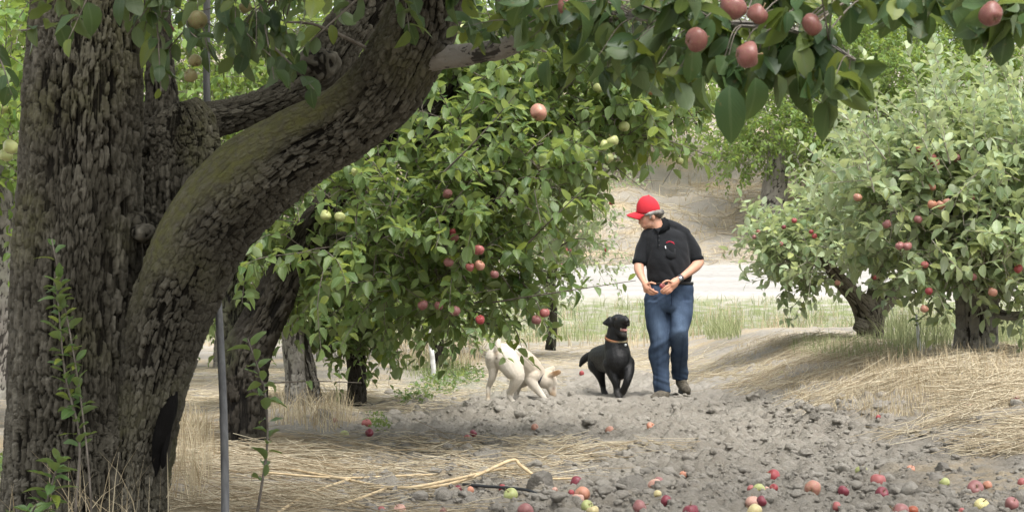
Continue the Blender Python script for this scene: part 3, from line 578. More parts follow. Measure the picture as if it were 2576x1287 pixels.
# shading crown above the picture
limbtop = np.concatenate([spline(pxs(T1), 40)[24:], spline(pxs(LIMB), 40)[26:], spline(pxs(LIMB2), 20)[12:]])
t1.crown(limbtop, [E(300, -420, 7.9, 700, 260, 1.5), E(1100, -430, 7.4, 700, 260, 1.6), E(800, -250, 6.2, 900, 130, 1.2), E(700, -800, 7.5, 900, 300, 2.0), E(500, -420, 5.2, 700, 150, 1.0), E(1500, -560, 6.5, 600, 200, 1.4), (np.array([1.2, 6.5, 4.0]), np.array([2.0, 2.2, .55])), (np.array([-.8, 5.0, 4.2]), np.array([2.0, 2.0, .5])), (np.array([3.2, 8.0, 4.4]), np.array([1.6, 1.8, .6]))], 980, .09, 15, .5, droop=.5)
# leaves hanging into the picture on the left
t1.crown(limbtop, [E(620, -60, 7.0, 260, 50, .5), E(450, 20, 7.4, 60, 80, .3), E(700, 30, 7.2, 80, 50, .3), E(410, 170, 7.7, 20, 50, .1)], 30, .088, 7, .22, out=.3, upw=-.5, droop=.9, up=-.1)
for a, b, c in (((480, -60), (470, 60), (500, 100)), ((560, -40), (600, 60), (690, 150)), ((640, -60), (665, 60), (690, 200)), ((690, 120), (740, 170), (790, 225)), ((940, -40), (830, 60), (750, 130)), ((380, -60), (395, 60), (405, 230)), ((30, 80), (100, 70), (180, 40)), ((-60, 60), (0, 150), (30, 240))):
    t1.twig([P(*a, 7.1), P(*b, 7.0), P(*c, 6.9)], .005, .0018, 8, .085, droop=.8, up=0)
# the leafy branch reaching right, towards the camera
nb = spline(pxs(NB), 60)
def drop(px, py, d, n, rx, ry, rd, size=(.042, .096), hang=1.0):
    for _ in range(n):
        a = rg.random() * 6.28; q = math.sqrt(rg.random()); dd = d + rg.normal(0, rd); p = np.array(P(px + rx * q * math.cos(a), py + ry * q * math.sin(a), dd))
        i = int(np.argmin(np.linalg.norm(nb[8:, :3] - p, axis=1))) + 8; b = nb[i, :3] if px < 2200 else p + np.array([rg.normal(.02, .05), rg.normal(0, .05), .22]); m = (b + p) / 2 + np.array([0, 0, .03]); L = np.linalg.norm(p - b)
        t1.twig([b, m, p], min(.0035, .0015 + .004 * L), .001, 2, rg.uniform(*size) * .8, start=.5, droop=hang, up=0)
        for _ in range(4):
            dr = np.array([rg.normal(0, .7), rg.normal(0, .6), -hang * rg.uniform(-.1, 1.3)]); t1.loose(p + rg.normal(0, .012, 3), dr, rg.uniform(*size)); t1.u[-1] = t1.u[-1] + rg.normal(0, .5, 3)
for a in ((1250, 20, 6.6, 14, 120, 80, .25), (1420, 60, 6.0, 16, 130, 60, .2), (1560, 120, 5.5, 18, 140, 75, .18), (1700, 130, 5.1, 16, 120, 70, .15), (1850, 110, 4.85, 17, 110, 90, .13), (1990, 130, 4.75, 16, 120, 90, .13), (2090, 170, 4.65, 8, 60, 60, .1),
          (1560, -20, 5.4, 20, 250, 45, .25), (1850, -25, 5.0, 20, 250, 40, .2), (2110, -15, 4.9, 12, 160, 35, .2), (2290, 10, 4.8, 7, 80, 30, .12), (2480, 40, 4.5, 7, 60, 50, .08), (2540, 10, 4.5, 6, 50, 40, .08)): drop(*a)
for px, py, s_, dr in ((1835, 215, .128, (.02, -.1, -1)), (1900, 195, .100, (.06, .1, -1)), (1955, 185, .085, (.25, .1, -1)), (1775, 190, .085, (-.25, 0, -1)), (2015, 190, .10, (.0, .1, -1)), (2060, 170, .085, (.1, -.1, -1)), (1995, 150, .08, (.3, 0, -.8)), (1740, 110, .09, (.1, 0, -1)), (1660, 45, .085, (.1, 0, -1)), (2110, 130, .09, (-.1, 0, -1)), (2150, 190, .07, (.3, 0, -.8)),
                       (2265, -20, .09, (0, 0, -1)), (2450, 50, .085, (-.1, 0, -1)), (2500, 75, .075, (.2, 0, -1)), (1480, 110, .08, (-.5, 0, -.7)), (1380, 150, .08, (-.2, 0, -1))):
    t1.loose(np.array(P(px, py, 4.62 if px > 1700 else 5.3)), np.array(dr, float), s_)
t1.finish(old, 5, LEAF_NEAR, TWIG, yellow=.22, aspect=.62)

# --- the other trees of the orchard
def tree(label, stems, blobs, ntw, leaf, per, tlen, tpl, leafm, barkm, twigm, seed, extra=None, nu=70, nv=120, rel=.012, group=None, name="apple_tree", plate=(.03, .09), **kw):
    fin = {k: kw.pop(k) for k in ("yellow", "aspect", "tone", "keep_leaf") if k in kw}
    root = empty(name, Vector(P(*stems[0][0][:3])))
    mb = MB(); limb = []
    for i, rows in enumerate(stems):
        q = pxs(rows); v, f, c = bark_tube(q, nu, nv, rel, seed + i * 1.37, lob=.10, plate=plate, moss=moss_low); mb.add(v, f, c); limb.append(spline(q, 16)[(4 if i == 0 else 3):])
    child("trunk", mb.mesh("trunk", [barkm]), root)
    p = Plant(int(seed * 100)); 
    p.crown(np.concatenate(limb), blobs, ntw, leaf, per, tlen, **kw)
    if extra: extra(p)
    p.finish(root, tpl, leafm, twigm, **fin); return tag(root, label, "tree", group)

def ex2(p):
    for pts, n, d in ((((1330, 610), (1400, 540), (1480, 465)), 13, 11.0), (((1120, 430), (1210, 340), (1300, 235)), 13, 10.6), (((1060, 600), (1130, 520), (1190, 450)), 11, 11), (((1240, 760), (1400, 735), (1600, 705)), 15, 11.4), (((1280, 690), (1340, 740), (1385, 850)), 11, 11.6),
                      (((1275, 790), (1300, 835), (1312, 872)), 5, 12), (((1500, 340), (1650, 345), (1790, 395)), 14, 12), (((1560, 300), (1660, 290), (1760, 300)), 12, 12.2), (((1380, 640), (1450, 600), (1530, 620)), 10, 11.8), (((640, 965), (780, 958), (910, 962)), 5, 11.4), (((1180, 800), (1270, 820), (1330, 800)), 8, 12)):
        p.twig([P(*pts[0], d + .2), P(*pts[1], d), P(*pts[2], d - .1)], .006, .0018, n, .086, start=.12, droop=.45, k=6)
tree("dark leaning apple tree with green apples behind the grey pole", [
    [(618, 1190, 11.7, 128), (615, 1120, 11.7, 112), (612, 1000, 11.7, 108), (620, 900, 11.7, 112), (660, 810, 11.7, 100), (705, 720, 11.7, 88), (745, 630, 11.7, 72), (850, 480, 11.8, 54), (990, 350, 12, 44), (1120, 240, 12.2, 36), (1220, 120, 12.3, 24)],
    [(600, 930, 11.75, 80), (585, 800, 11.9, 70), (600, 650, 12, 55), (680, 480, 12.2, 40), (760, 330, 12.3, 30)],
    [(760, 610, 11.7, 46), (930, 600, 11.7, 34), (1100, 560, 11.8, 28), (1300, 480, 11.9, 20)], [(990, 350, 12, 36), (1200, 330, 12.2, 28), (1450, 300, 12.4, 20), (1600, 330, 12.4, 12)]],
    [E(950, 560, 11.7, 300, 180, 1.0), E(1220, 440, 12, 280, 170, 1.1), E(1150, 300, 12.5, 280, 170, 1.1), E(1460, 320, 12.4, 220, 100, .9), E(1640, 340, 12.4, 130, 70, .6), E(1640, 270, 12.4, 120, 60, .5), E(1700, 390, 12.4, 70, 30, .4), E(1180, 630, 11.9, 140, 110, .8), E(1120, 720, 12, 220, 80, .7), E(1300, 740, 11.8, 40, 40, .25), E(720, 640, 12.2, 130, 130, .7), E(1400, 130, 12.5, 340, 120, 1.1), E(1000, 90, 12.8, 260, 120, 1.0), E(1600, 210, 12.4, 130, 60, .6)],
    1180, .090, 15, .42, 3, LEAF_MID, BARK_DARK, TWIG, 21.3, ex2, nu=150, nv=260, rel=.020, droop=.5, tone=(0, 1), mask=lambda p: not (in_px(p, 1170, 1480, 765, 950) or in_px(p, 1500, 2000, 375, 950)), keep_leaf=lambda p: not in_px(p, 1530, 1800, 430, 640))
tree("pale barked old apple tree behind the dark leaning trunk", [
    [(742, 1080, 15.3, 66), (745, 1020, 15.3, 56), (742, 930, 15.3, 52), (738, 840, 15.3, 54), (750, 740, 15.3, 46), (790, 640, 15.4, 36)], [(806, 1035, 15.5, 34), (788, 960, 15.45, 30), (768, 890, 15.4, 34), (755, 820, 15.4, 36)]],
    [E(720, 690, 15.6, 190, 120, .9), E(640, 780, 16.2, 110, 60, .6), E(880, 640, 15.8, 160, 120, .9)], 260, .082, 14, .42, 3, LEAF_MID, BARK_GREY, TWIG, 31.7, nu=90, nv=160, droop=.5)
tree("small dark trunked apple tree with low leafy skirt", [
    [(895, 1050, 16, 60), (897, 1000, 16, 48), (898, 930, 16, 46), (893, 870, 16, 48), (880, 790, 16, 40), (900, 690, 16, 26)], [(893, 900, 16, 26), (862, 860, 15.95, 20), (830, 810, 15.9, 16)], [(898, 860, 16, 28), (950, 800, 15.9, 22), (1020, 720, 15.8, 16)]],
    [E(900, 790, 15.8, 170, 95, .8), E(1040, 760, 15.4, 170, 75, .8), E(960, 660, 16, 220, 120, .9), E(900, 870, 15.7, 90, 40, .4), E(800, 845, 15.7, 60, 60, .4)], 420, .084, 13, .40, 3, LEAF_MID, BARK_DARK, TWIG, 41.9, nu=90, nv=160, droop=.6)
tree("young apple tree with sparse pale leaves behind the white dog", [
    [(1100, 925, 22, 34), (1102, 880, 22, 30), (1098, 830, 22, 28), (1110, 760, 22, 20), (1180, 690, 22, 14)]],
    [E(1160, 770, 22, 120, 60, .8), E(1090, 790, 22, 80, 50, .6), E(1180, 840, 22, 40, 40, .3)], 120, .08, 12, .4, 2, LEAF_PALE, BARK_DARK, TWIG, 51.2, droop=.6, nu=50, nv=60)
tree("sparse pale apple tree with red apples hanging left of the man's cap", [
    [(1385, 880, 26.5, 26), (1390, 800, 26.5, 24), (1385, 720, 26.5, 24), (1400, 640, 26.5, 18), (1430, 540, 26.5, 12)], [(1390, 740, 26.5, 16), (1340, 650, 26.3, 12), (1310, 560, 26.2, 10)]],
    [E(1390, 640, 26, 110, 90, 1.2), E(1440, 560, 26, 90, 90, 1.0), E(1460, 650, 25.8, 75, 60, .8), E(1490, 490, 26, 60, 60, .7), E(1300, 600, 26, 120, 130, 1.2), E(1300, 730, 26, 110, 50, .9), E(1350, 530, 26, 110, 80, 1)], 520, .085, 12, .5, 2, LEAF_PALE, BARK_DARK, TWIG_PALE, 61.4, droop=.6, nu=50, nv=60, shell=.6)

def exA(p):
    for pts, n, d in ((((2000, 610), (1940, 590), (1895, 580)), 12, 19.6), (((2000, 660), (1930, 670), (1880, 690)), 12, 19.6), (((2040, 700), (2020, 740), (1995, 770)), 9, 19.7), (((2260, 520), (2200, 420), (2130, 300)), 22, 18.6), (((2180, 500), (2060, 400), (1985, 330)), 20, 18.8), (((2230, 480), (2180, 330), (2145, 220)), 20, 18.6)):
        p.twig([P(*pts[0], d + .2), P(*pts[1], d), P(*pts[2], d - .1)], .007, .002, int(n * 1.2), .098, start=.05, droop=.2, up=.4, k=5)
tree("low apple tree forking into a V on the mound right of the man", [
    [(2193, 900, 20, 96), (2192, 860, 20, 74), (2190, 815, 20, 72), (2180, 780, 20, 70), (2150, 745, 19.9, 42), (2110, 700, 19.8, 34), (2060, 640, 19.7, 24), (2010, 600, 19.6, 14)],
    [(2192, 800, 20, 60), (2215, 770, 20, 46), (2260, 720, 20, 40), (2310, 660, 20, 28), (2360, 580, 20, 18)], [(2188, 790, 20, 40), (2195, 750, 20.1, 34), (2205, 700, 20.2, 28), (2220, 600, 20.2, 18)], [(2185, 820, 20, 40), (2165, 818, 19.9, 36), (2152, 812, 19.9, 30)]],
    [E(2060, 640, 19.8, 150, 75, 1.1), E(2180, 600, 20, 170, 110, 1.3), E(2100, 670, 19.8, 130, 45, .9), E(2290, 650, 19.8, 120, 80, 1.0), E(1965, 620, 19.8, 70, 50, .6), E(2230, 480, 20, 150, 100, 1.1), E(1985, 690, 19.7, 60, 40, .5)],
    560, .108, 13, .48, 3, LEAF_PALE, BARK_BROWN, TWIG_PALE, 71.5, exA, nu=110, nv=150, droop=.35, upw=.5, up=.3, yellow=.2, mask=lambda p: not in_px(p, 2090, 2330, 655, 900))
def exB(p):
    rr = p.rg
    for i in range(60):
        bx = rr.uniform(2150, 2640); by = rr.uniform(330, 560) if bx < 2350 else rr.uniform(280, 500); L = rr.uniform(130, 250); lean = rr.normal(-45, 45) * (1.5 if bx < 2300 else 1); d = 15.8 + rr.normal(0, .5)
        p.twig([P(bx, by, d), P(bx + lean * .35, by - L * .5, d - .05), P(bx + lean, by - L, d - .1)], .006, .0018, int(L / 7.5), .095, start=.03, droop=.05, up=.55, k=5)
tree("big apple tree on the mound with thick grey trunk and many red apples", [
    [(2455, 930, 16, 130), (2455, 880, 16, 108), (2456, 820, 16, 100), (2458, 760, 16, 104), (2450, 690, 16, 86), (2420, 600, 16, 60), (2380, 500, 16, 44), (2330, 400, 16, 28)],
    [(2462, 770, 16, 70), (2520, 700, 15.9, 50), (2580, 600, 15.8, 40), (2640, 480, 15.8, 30)], [(2440, 560, 15.8, 26), (2370, 530, 15.5, 18), (2300, 528, 15.3, 13), (2240, 540, 15.2, 8)], [(2440, 540, 15.7, 24), (2500, 530, 15.4, 16), (2560, 520, 15.2, 10)], [(2470, 740, 15.9, 26), (2520, 790, 15.6, 18), (2600, 790, 15.4, 14)]],
    [E(2420, 500, 16, 230, 140, 1.3), E(2330, 580, 15.8, 180, 120, 1.1), E(2480, 650, 15.7, 200, 90, 1.2), E(2360, 680, 15.7, 130, 70, .8), E(2540, 430, 16, 170, 120, 1.2), E(2560, 560, 15.8, 150, 150, 1.0), E(2260, 480, 15.9, 130, 100, .9), E(2380, 750, 15.6, 80, 45, .5), E(2530, 740, 15.5, 90, 45, .6)],
    860, .112, 13, .48, 3, LEAF_PALE, BARK_GREY, TWIG_PALE, 81.1, exB, yellow=.2, mask=lambda p: not in_px(p, 2200, 2520, 735, 900), nu=170, nv=180, rel=.02, plate=(.05, .16), droop=.35, upw=.5, up=.3)
tree("apple tree filling the left edge with yellow green apples", [
    [(-5, 1000, 14, 100), (0, 850, 14, 95), (5, 700, 14, 92), (0, 560, 14, 85), (-20, 420, 14, 60)]],
    [E(0, 250, 14, 180, 260, 1.1), E(60, 480, 14.4, 130, 140, .9), E(-120, 700, 14, 120, 200, .9), E(200, 0, 14.5, 250, 150, 1.1), E(20, 330, 11.3, 60, 120, .4), E(20, 180, 11.5, 70, 120, .5)], 520, .085, 14, .45, 3, LEAF_FAR, BARK_GREY, TWIG, 91.3, droop=.5, nu=90, nv=120)
def far_tree(label, px, py, d, w, blobs, ntw, seed, leafm=LEAF_FAR, barkm=BARK_GREY, leaf=.10, tlen=.55, per=15, group="trees behind the old apple tree", **kw):
    g = G(px, py) if py is not None else None; top = blobs[0]
    return tree(label, [[(px, py + 20, d, w * 1.15), (px, py - .3 * (py - top[1]), d, w * .9), (px + 8, py - .65 * (py - top[1]), d, w * .7), (px, top[1] - 20, d, w * .4)]], [E(*b) for b in blobs], ntw, leaf, per, tlen, 2, leafm, barkm, TWIG, seed, nu=50, nv=60, group=group, **kw)
far_tree("bright green apple tree seen between the old trunk and its upper limb", 330, 960, 19, 60, [(650, 150, 19, 380, 190, 1.6), (480, 330, 19, 260, 160, 1.4), (900, 250, 19.5, 260, 160, 1.4), (300, 100, 19, 260, 200, 1.4), (640, 460, 19, 220, 150, 1.2)], 900, 101.7, droop=.5)
far_tree("leafy apple tree filling the gap above the dark leaning tree", 820, 940, 25, 44, [(1150, 120, 25, 380, 180, 1.8), (850, 330, 25, 300, 200, 1.7), (1350, 300, 25, 260, 170, 1.5), (1000, 600, 25, 260, 130, 1.4), (1600, 120, 25, 240, 140, 1.5)], 850, 103.1, droop=.5)
far_tree("shady apple tree with low crown behind the leaning trunk", 560, 930, 23, 44, [(600, 640, 23, 260, 150, 1.5), (450, 760, 23, 180, 90, 1.1), (720, 780, 22.5, 140, 70, .9), (60, 800, 23, 160, 60, 1)], 420, 105.9, droop=.55, leafm=LEAF_MID)
# trees on and beyond the bank
BANKG = "trees on the bank beyond the road"
far_tree("broad apple tree with grey trunk standing on the bank above the man", 1948, 548, 50, 72, [(2020, 330, 50, 230, 130, 3.0), (2240, 250, 50, 260, 150, 3.0), (2250, 420, 50, 190, 90, 2.4), (1880, 380, 49, 110, 60, 1.6), (2100, 160, 51, 260, 120, 3.0), (2060, 440, 49, 80, 60, 1.5)], 2300, 111.3, leafm=LEAF_FAR, barkm=BARK_GREY, leaf=.14, tlen=.8, per=16, group=BANKG, droop=.5, mask=lambda p: not in_px(p, 1880, 2030, 415, 600))
far_tree("tall pale green tree above the big apple tree at the right edge", 2500, 520, 54, 50, [(2480, 120, 54, 330, 190, 3.2), (2300, 60, 55, 300, 140, 3), (2560, 330, 54, 200, 150, 3), (2250, -20, 54, 260, 90, 3)], 1700, 113.5, leafm=LEAF_FAR, leaf=.15, tlen=.9, per=16, group=BANKG, droop=.5)
far_tree("tree on the bank over the centre of the orchard", 1500, 440, 56, 40, [(1560, 180, 56, 380, 170, 3.2), (1300, 230, 57, 320, 190, 3.2), (1800, 120, 57, 260, 170, 3), (1640, 320, 55, 200, 70, 2)], 1300, 115.2, leaf=.15, tlen=.9, per=16, group=BANKG, droop=.5)
far_tree("tree on the bank behind the left part of the orchard", 820, 470, 58, 40, [(800, 200, 58, 420, 230, 3.4), (400, 220, 59, 420, 240, 3.4), (0, 250, 58, 300, 240, 3.2)], 1400, 117.7, leaf=.16, tlen=1.0, per=16, group=BANKG, droop=.5)
# ------------------------------------------------------------ man and dogs
def fuse(name, pieces, voxel, smooth=3, disp=None, cut=None):
    """overlapping solid pieces -> one continuous skin"""
    mb = MB()
    for v, f in pieces: mb.add(v, f)
    me = mb.mesh(name, []); o = bpy.data.objects.new(name, me); COL.objects.link(o)
    r = o.modifiers.new("r", 'REMESH'); r.mode = 'VOXEL'; r.voxel_size = voxel; r.use_smooth_shade = True
    if smooth: s = o.modifiers.new("s", 'SMOOTH'); s.factor = .5; s.iterations = smooth
    dg = bpy.context.evaluated_depsgraph_get(); m2 = bpy.data.meshes.new_from_object(o.evaluated_get(dg)); bpy.data.objects.remove(o); bpy.data.meshes.remove(me)
    n = len(m2.vertices); v = np.empty(n * 3, np.float32); m2.vertices.foreach_get("co", v); v = v.reshape(-1, 3).astype(float)
    if disp is not None:
        nn = np.empty(n * 3, np.float32); m2.vertices.foreach_get("normal", nn); v = v + nn.reshape(-1, 3) * disp(v)[:, None]
        m2.vertices.foreach_set("co", v.astype(np.float32).ravel()); m2.update()
    m2.name = name; return m2, v
def paint(me, c):
    a = me.color_attributes.new("Col", 'FLOAT_COLOR', 'POINT'); c = np.concatenate([c, np.ones((len(c), 1))], 1).astype(np.float32); a.data.foreach_set("color", c.ravel())
def tb(rows, n=24, k=16, flat=1.0):
    s = spline(np.array(rows, float), n); v, f = tube(s[:, :3], np.abs(s[:, 3]), k)
    a, fa = ellipsoid(s[0, :3], [s[0, 3]] * 3, 8); b, fb = ellipsoid(s[-1, :3], [s[-1, 3]] * 3, 8)
    m = MB(); m.add(v, f); m.add(a, fa); m.add(b, fb); return np.concatenate(m.v), [np.concatenate(q) for q in m.f.values()]
def loft(rows, n=40, k=32):                          # rows: x, y, z, half width x, half depth y
    s = spline(np.array(rows, float), n); a = np.linspace(0, 2 * np.pi, k, endpoint=False)
    v = s[:, None, :3] + np.stack([s[:, 3:4] * np.cos(a), s[:, 4:5] * np.sin(a), 0 * s[:, 3:4] * a], -1)
    i = np.arange(n - 1)[:, None] * k; j = np.arange(k)[None]; j2 = (j + 1) % k; f = np.stack([i + j, i + j2, i + k + j2, i + k + j], -1).reshape(-1, 4)
    v = np.concatenate([v.reshape(-1, 3), [s[0, :3]], [s[-1, :3]]]); jj = np.arange(k); j2 = (jj + 1) % k
    t = np.concatenate([np.stack([np.full(k, n * k), j2, jj], -1), np.stack([np.full(k, n * k + 1), (n - 1) * k + jj, (n - 1) * k + j2], -1)]); return v, [f, t]
def sheet(poly, thick):                              # a thick curved patch from a list of 3D points (fan)
    p = np.array(poly, float); c = p.mean(0); n = np.cross(p[0] - c, p[1] - c); n /= np.linalg.norm(n); k = len(p)
    v = np.concatenate([p + n * thick / 2, [c + n * thick / 2], p - n * thick / 2, [c - n * thick / 2]]); j = np.arange(k); j2 = (j + 1) % k
    return v, [np.concatenate([np.stack([j, j2, np.full(k, k)], -1), np.stack([k + 1 + j2, k + 1 + j, np.full(k, 2 * k + 1)], -1)]), np.stack([j, k + 1 + j, k + 1 + j2, j2], -1)]
def colmat(name, rough=.7, spec=.25, bmp=None, sheen=0.0):
    m = M(name, rough=rough, spec=spec); c, *_ = attr(m)
    if bmp: c = mixc(m, ramp(m, noise(m, bmp[0], 4), [(.3, .28), (.7, 0.0)]), c, (.02, .018, .015)); bump(m, noise(m, bmp[0] * 2, 4), bmp[1], .006)
    lk(m, c, bsdf(m).inputs["Base Color"]); bsdf(m).inputs["Sheen Weight"].default_value = sheen; return m

# --- the man; local metres, x to the right in the photo, -y towards the camera, z up
gm = G(1655, 1004, False); MX = 17.6
OM = np.array([P(1670, 1003, MX).x, MX, P(1670, 1003, MX).z])
def m1(a, b, y=0): return [(1555.3 + a * .2136 - 1670) * .0035136, y, (1003 - (477.4 + b * .2136)) * .0035136]
def m2(a, b, y=0): return [(1555.3 + a * .2249 - 1670) * .0035136, y, (1003 - (723.4 + b * .2249)) * .0035136]
U1 = .2136 * .0035136
def t1_(rows): return [m1(a, b, y) + [r] for a, b, y, r in rows]
def t2_(rows): return [m2(a, b, y) + [r] for a, b, y, r in rows]
SKIN = colmat("skin", .55, .35)
bsdf(SKIN).inputs["Subsurface Weight"].default_value = .08; bsdf(SKIN).inputs["Subsurface Radius"].default_value = (.02, .008, .004)
tilt = Matrix.Rotation(R(-16), 4, 'Y')
pc = [ellipsoid(m1(366, 256, 0), (.094, .074, .102), 16, tilt), ellipsoid(m1(330, 345, 0), (.066, .060, .078), 14, tilt), ellipsoid(m1(322, 412, 0), (.042, .045, .034), 12, tilt), ellipsoid(m1(385, 400, 0), (.055, .058, .045), 12, tilt),
      tb(t1_([(272, 335, 0, .017), (256, 372, 0, .014), (252, 390, 0, .0125)]), 10), ellipsoid(m1(263, 394, 0), (.013, .017, .010), 8), ellipsoid(m1(266, 322, 0), (.022, .05, .014), 10), ellipsoid(m1(284, 413, 0), (.013, .022, .008), 8), ellipsoid(m1(291, 428, 0), (.013, .020, .008), 8), ellipsoid(m1(318, 444, 0), (.020, .024, .016), 10),
      ellipsoid(m1(405, 322, -.076), (.017, .012, .030), 10, tilt), ellipsoid(m1(400, 322, .074), (.017, .012, .030), 10, tilt),
      tb(t1_([(420, 360, .01, .062), (455, 430, .01, .064), (490, 500, .02, .075), (510, 560, .02, .085)]), 14)]
tor = [m1(cx, zy, y) + [hw * U1, dp] for cx, zy, hw, dp, y in ((520, 470, 120, .07, .02), (545, 520, 215, .085, .02), (565, 620, 232, .105, .01), (575, 760, 236, .12, 0), (590, 900, 236, .125, 0), (600, 1050, 232, .12, 0))]
pc += [loft(tor, 24, 24), tb(t1_([(345, 520, .02, .045), (292, 690, .0, .050), (245, 870, -.025, .046)]), 14), tb(t1_([(790, 530, .02, .045), (872, 700, .022, .054), (945, 855, 0, .047)]), 14),
       tb(t1_([(244, 860, -.024, .046), (238, 940, -.07, .043), (262, 1020, -.13, .033), (285, 1075, -.18, .0255)]), 16), tb(t1_([(948, 850, 0, .048), (900, 905, -.06, .045), (800, 980, -.14, .035), (700, 1045, -.21, .0265)]), 16)]
def finger(rows, r=.0098): return tb([m1(a, b, y) + [r * (1 - .12 * i / max(1, len(rows) - 1))] for i, (a, b, y) in enumerate(rows)], 12, 10)
pc += [tb(t1_([(288, 1085, -.19, .026), (308, 1120, -.205, .033), (326, 1155, -.215, .033)]), 10), tb(t1_([(300, 1110, -.20, .026), (312, 1180, -.205, .026)]), 8),
       finger([(325, 1105, -.235), (360, 1090, -.255), (388, 1096, -.262), (412, 1104, -.265)], .0105),
       finger([(345, 1150, -.235), (382, 1178, -.255), (415, 1196, -.262), (440, 1204, -.265)]), finger([(330, 1175, -.225), (368, 1204, -.240), (402, 1216, -.247), (428, 1218, -.25)]),
       finger([(315, 1195, -.21), (350, 1222, -.222), (380, 1228, -.228), (404, 1226, -.23)], .009), finger([(345, 1165, -.195), (372, 1168, -.2), (396, 1166, -.205)], .008)]
pc += [tb(t1_([(690, 1050, -.215, .027), (645, 1080, -.235, .035), (600, 1112, -.25, .034)]), 10), tb(t1_([(640, 1110, -.235, .03), (598, 1150, -.245, .028)]), 8),
       finger([(600, 1085, -.275), (556, 1068, -.295), (520, 1076, -.300), (492, 1098, -.298)], .0105),
       finger([(580, 1108, -.272), (540, 1128, -.292), (505, 1158, -.296), (474, 1186, -.285)]), finger([(588, 1132, -.268), (548, 1162, -.288), (512, 1188, -.290), (480, 1206, -.278)]),
       finger([(600, 1152, -.260), (566, 1186, -.278), (534, 1206, -.280), (504, 1216, -.268)]), finger([(618, 1165, -.250), (590, 1196, -.265), (564, 1212, -.266), (540, 1222, -.256)], .0088)]
LEGL = [(455, 60, 0, .09), (440, 300, -.01, .085), (450, 620, -.05, .058), (470, 900, -.03, .048), (485, 1170, 0, .042)]; LEGR = [(690, 60, 0, .09), (697, 300, -.05, .08), (685, 420, -.09, .06), (673, 510, -.10, .052), (682, 620, -.05, .05), (690, 780, .08, .046), (706, 890, .20, .042), (716, 1000, .27, .04)]
pc += [tb(t2_(LEGL), 24), tb(t2_(LEGR), 24)]
bme, bv = fuse("person", pc, .0058, 2)
c = np.tile([.50, .27, .185], (len(bv), 1)); n_ = fbm(bv[:, 0] * 14, bv[:, 1] * 14, bv[:, 2] * 14, 3); c *= (1 + .10 * n_)[:, None]
hm = bv[:, 2] > m1(0, 470)[2]; ear_n = np.exp(-np.sum((bv - m1(255, 388, 0)) ** 2, 1) / .02 ** 2) + np.exp(-np.sum((bv - m1(300, 385, -.05)) ** 2, 1) / .03 ** 2); c = c * (1 - .25 * ear_n[:, None] * [0, .6, .6])
for a, b, y, r, k in ((283, 350, -.047, .009, (.10, .06, .05)), (283, 350, .047, .009, (.10, .06, .05)), (270, 327, -.035, .014, (.22, .17, .14)), (270, 327, .035, .014, (.22, .17, .14)), (291, 421, -.014, .010, (.30, .11, .09)), (405, 325, -.088, .006, (.28, .12, .09))):
    w = np.exp(-np.sum(((bv - m1(a, b, y)) * [1, 1, 1.6]) ** 2, 1) / r ** 2)[:, None]; c = c * (1 - w) + np.array(k) * w
hd = (bv[:, 2] < m1(0, 1060)[2]) & (bv[:, 2] > m1(0, 1240)[2]); c[hd] *= [1.08, 1.02, 1.0]
paint(bme, c); bme.materials.append(SKIN)
man = link("person", bme); man.location = OM; tag(man, "man walking in a red cap, black polo shirt and jeans, looking down to his side", "person")
def mchild(name, me, mats, parent=None):
    me.materials.clear()
    for q in mats: me.materials.append(q)
    return link(name, me, parent or man)
# shirt
CLOTH = M("black_cotton", (.0085, .0095, .0115), .85, .2); bsdf(CLOTH).inputs["Sheen Weight"].default_value = .10; bsdf(CLOTH).inputs["Sheen Roughness"].default_value = .5
bump(CLOTH, noise(CLOTH, 14, 5), .35, .02)
ts = [m1(cx, zy, y) + [hw * U1, dp] for cx, zy, hw, dp, y in ((515, 420, 62, .06, .03), (525, 452, 150, .085, .025), (550, 500, 238, .108, .02), (568, 600, 262, .128, .01), (575, 700, 268, .142, 0), (583, 850, 264, .15, -.01), (596, 960, 262, .15, -.01), (604, 1040, 264, .152, -.01), (606, 1085, 255, .15, -.01))]
def fold(v):
    x, y, z = v.T; s = sst(.55, 1.35, z)
    return .0055 * pn(x * 9 + z * 5, y * 7, z * 8) + .004 * pn(x * 16 + z * 9, y * 12, z * 14 + 4) - .010 * np.exp(-((x - .07 - (z - 1.12) * -.55) / .016) ** 2) * (y < 0) * sst(.95, 1.0, z) * (1 - sst(1.12, 1.22, z)) - .006 * np.exp(-((x + .13 - (z - 1.3) * .25) / .012) ** 2) * (y < 0) * sst(1.1, 1.2, z)
sh, sv = fuse("shirt", [loft(ts, 40, 40), tb(t1_([(350, 518, .02, .052), (318, 610, .01, .060), (274, 740, 0, .0625), (248, 845, -.02, .060)]), 18), tb(t1_([(785, 520, .025, .052), (832, 620, .03, .070), (886, 730, .02, .072), (916, 815, .01, .066)]), 18), tb(t1_([(555, 412, .03, .060), (660, 448, .03, .060), (790, 520, .025, .054)]), 14), tb(t1_([(470, 445, .02, .05), (400, 480, .02, .05), (345, 525, .02, .05)]), 12)], .0075, 4, fold)
shirt = mchild("shirt", sh, [CLOTH])
bvh = BVHTree.FromPolygons([tuple(q) for q in sv], [tuple(p.vertices) for p in sh.polygons])
def front(x, z):
    h = bvh.ray_cast(Vector((x, -1, z)), Vector((0, 1, 0))); return (h[0].y if h[0] else -.15)
def onshirt(a, b, lift=.002):
    p = m1(a, b); return [p[0], front(p[0], p[2]) - lift, p[2]]
CUFF = M("black_ribbing", (.0075, .0085, .0100), .9, .15)
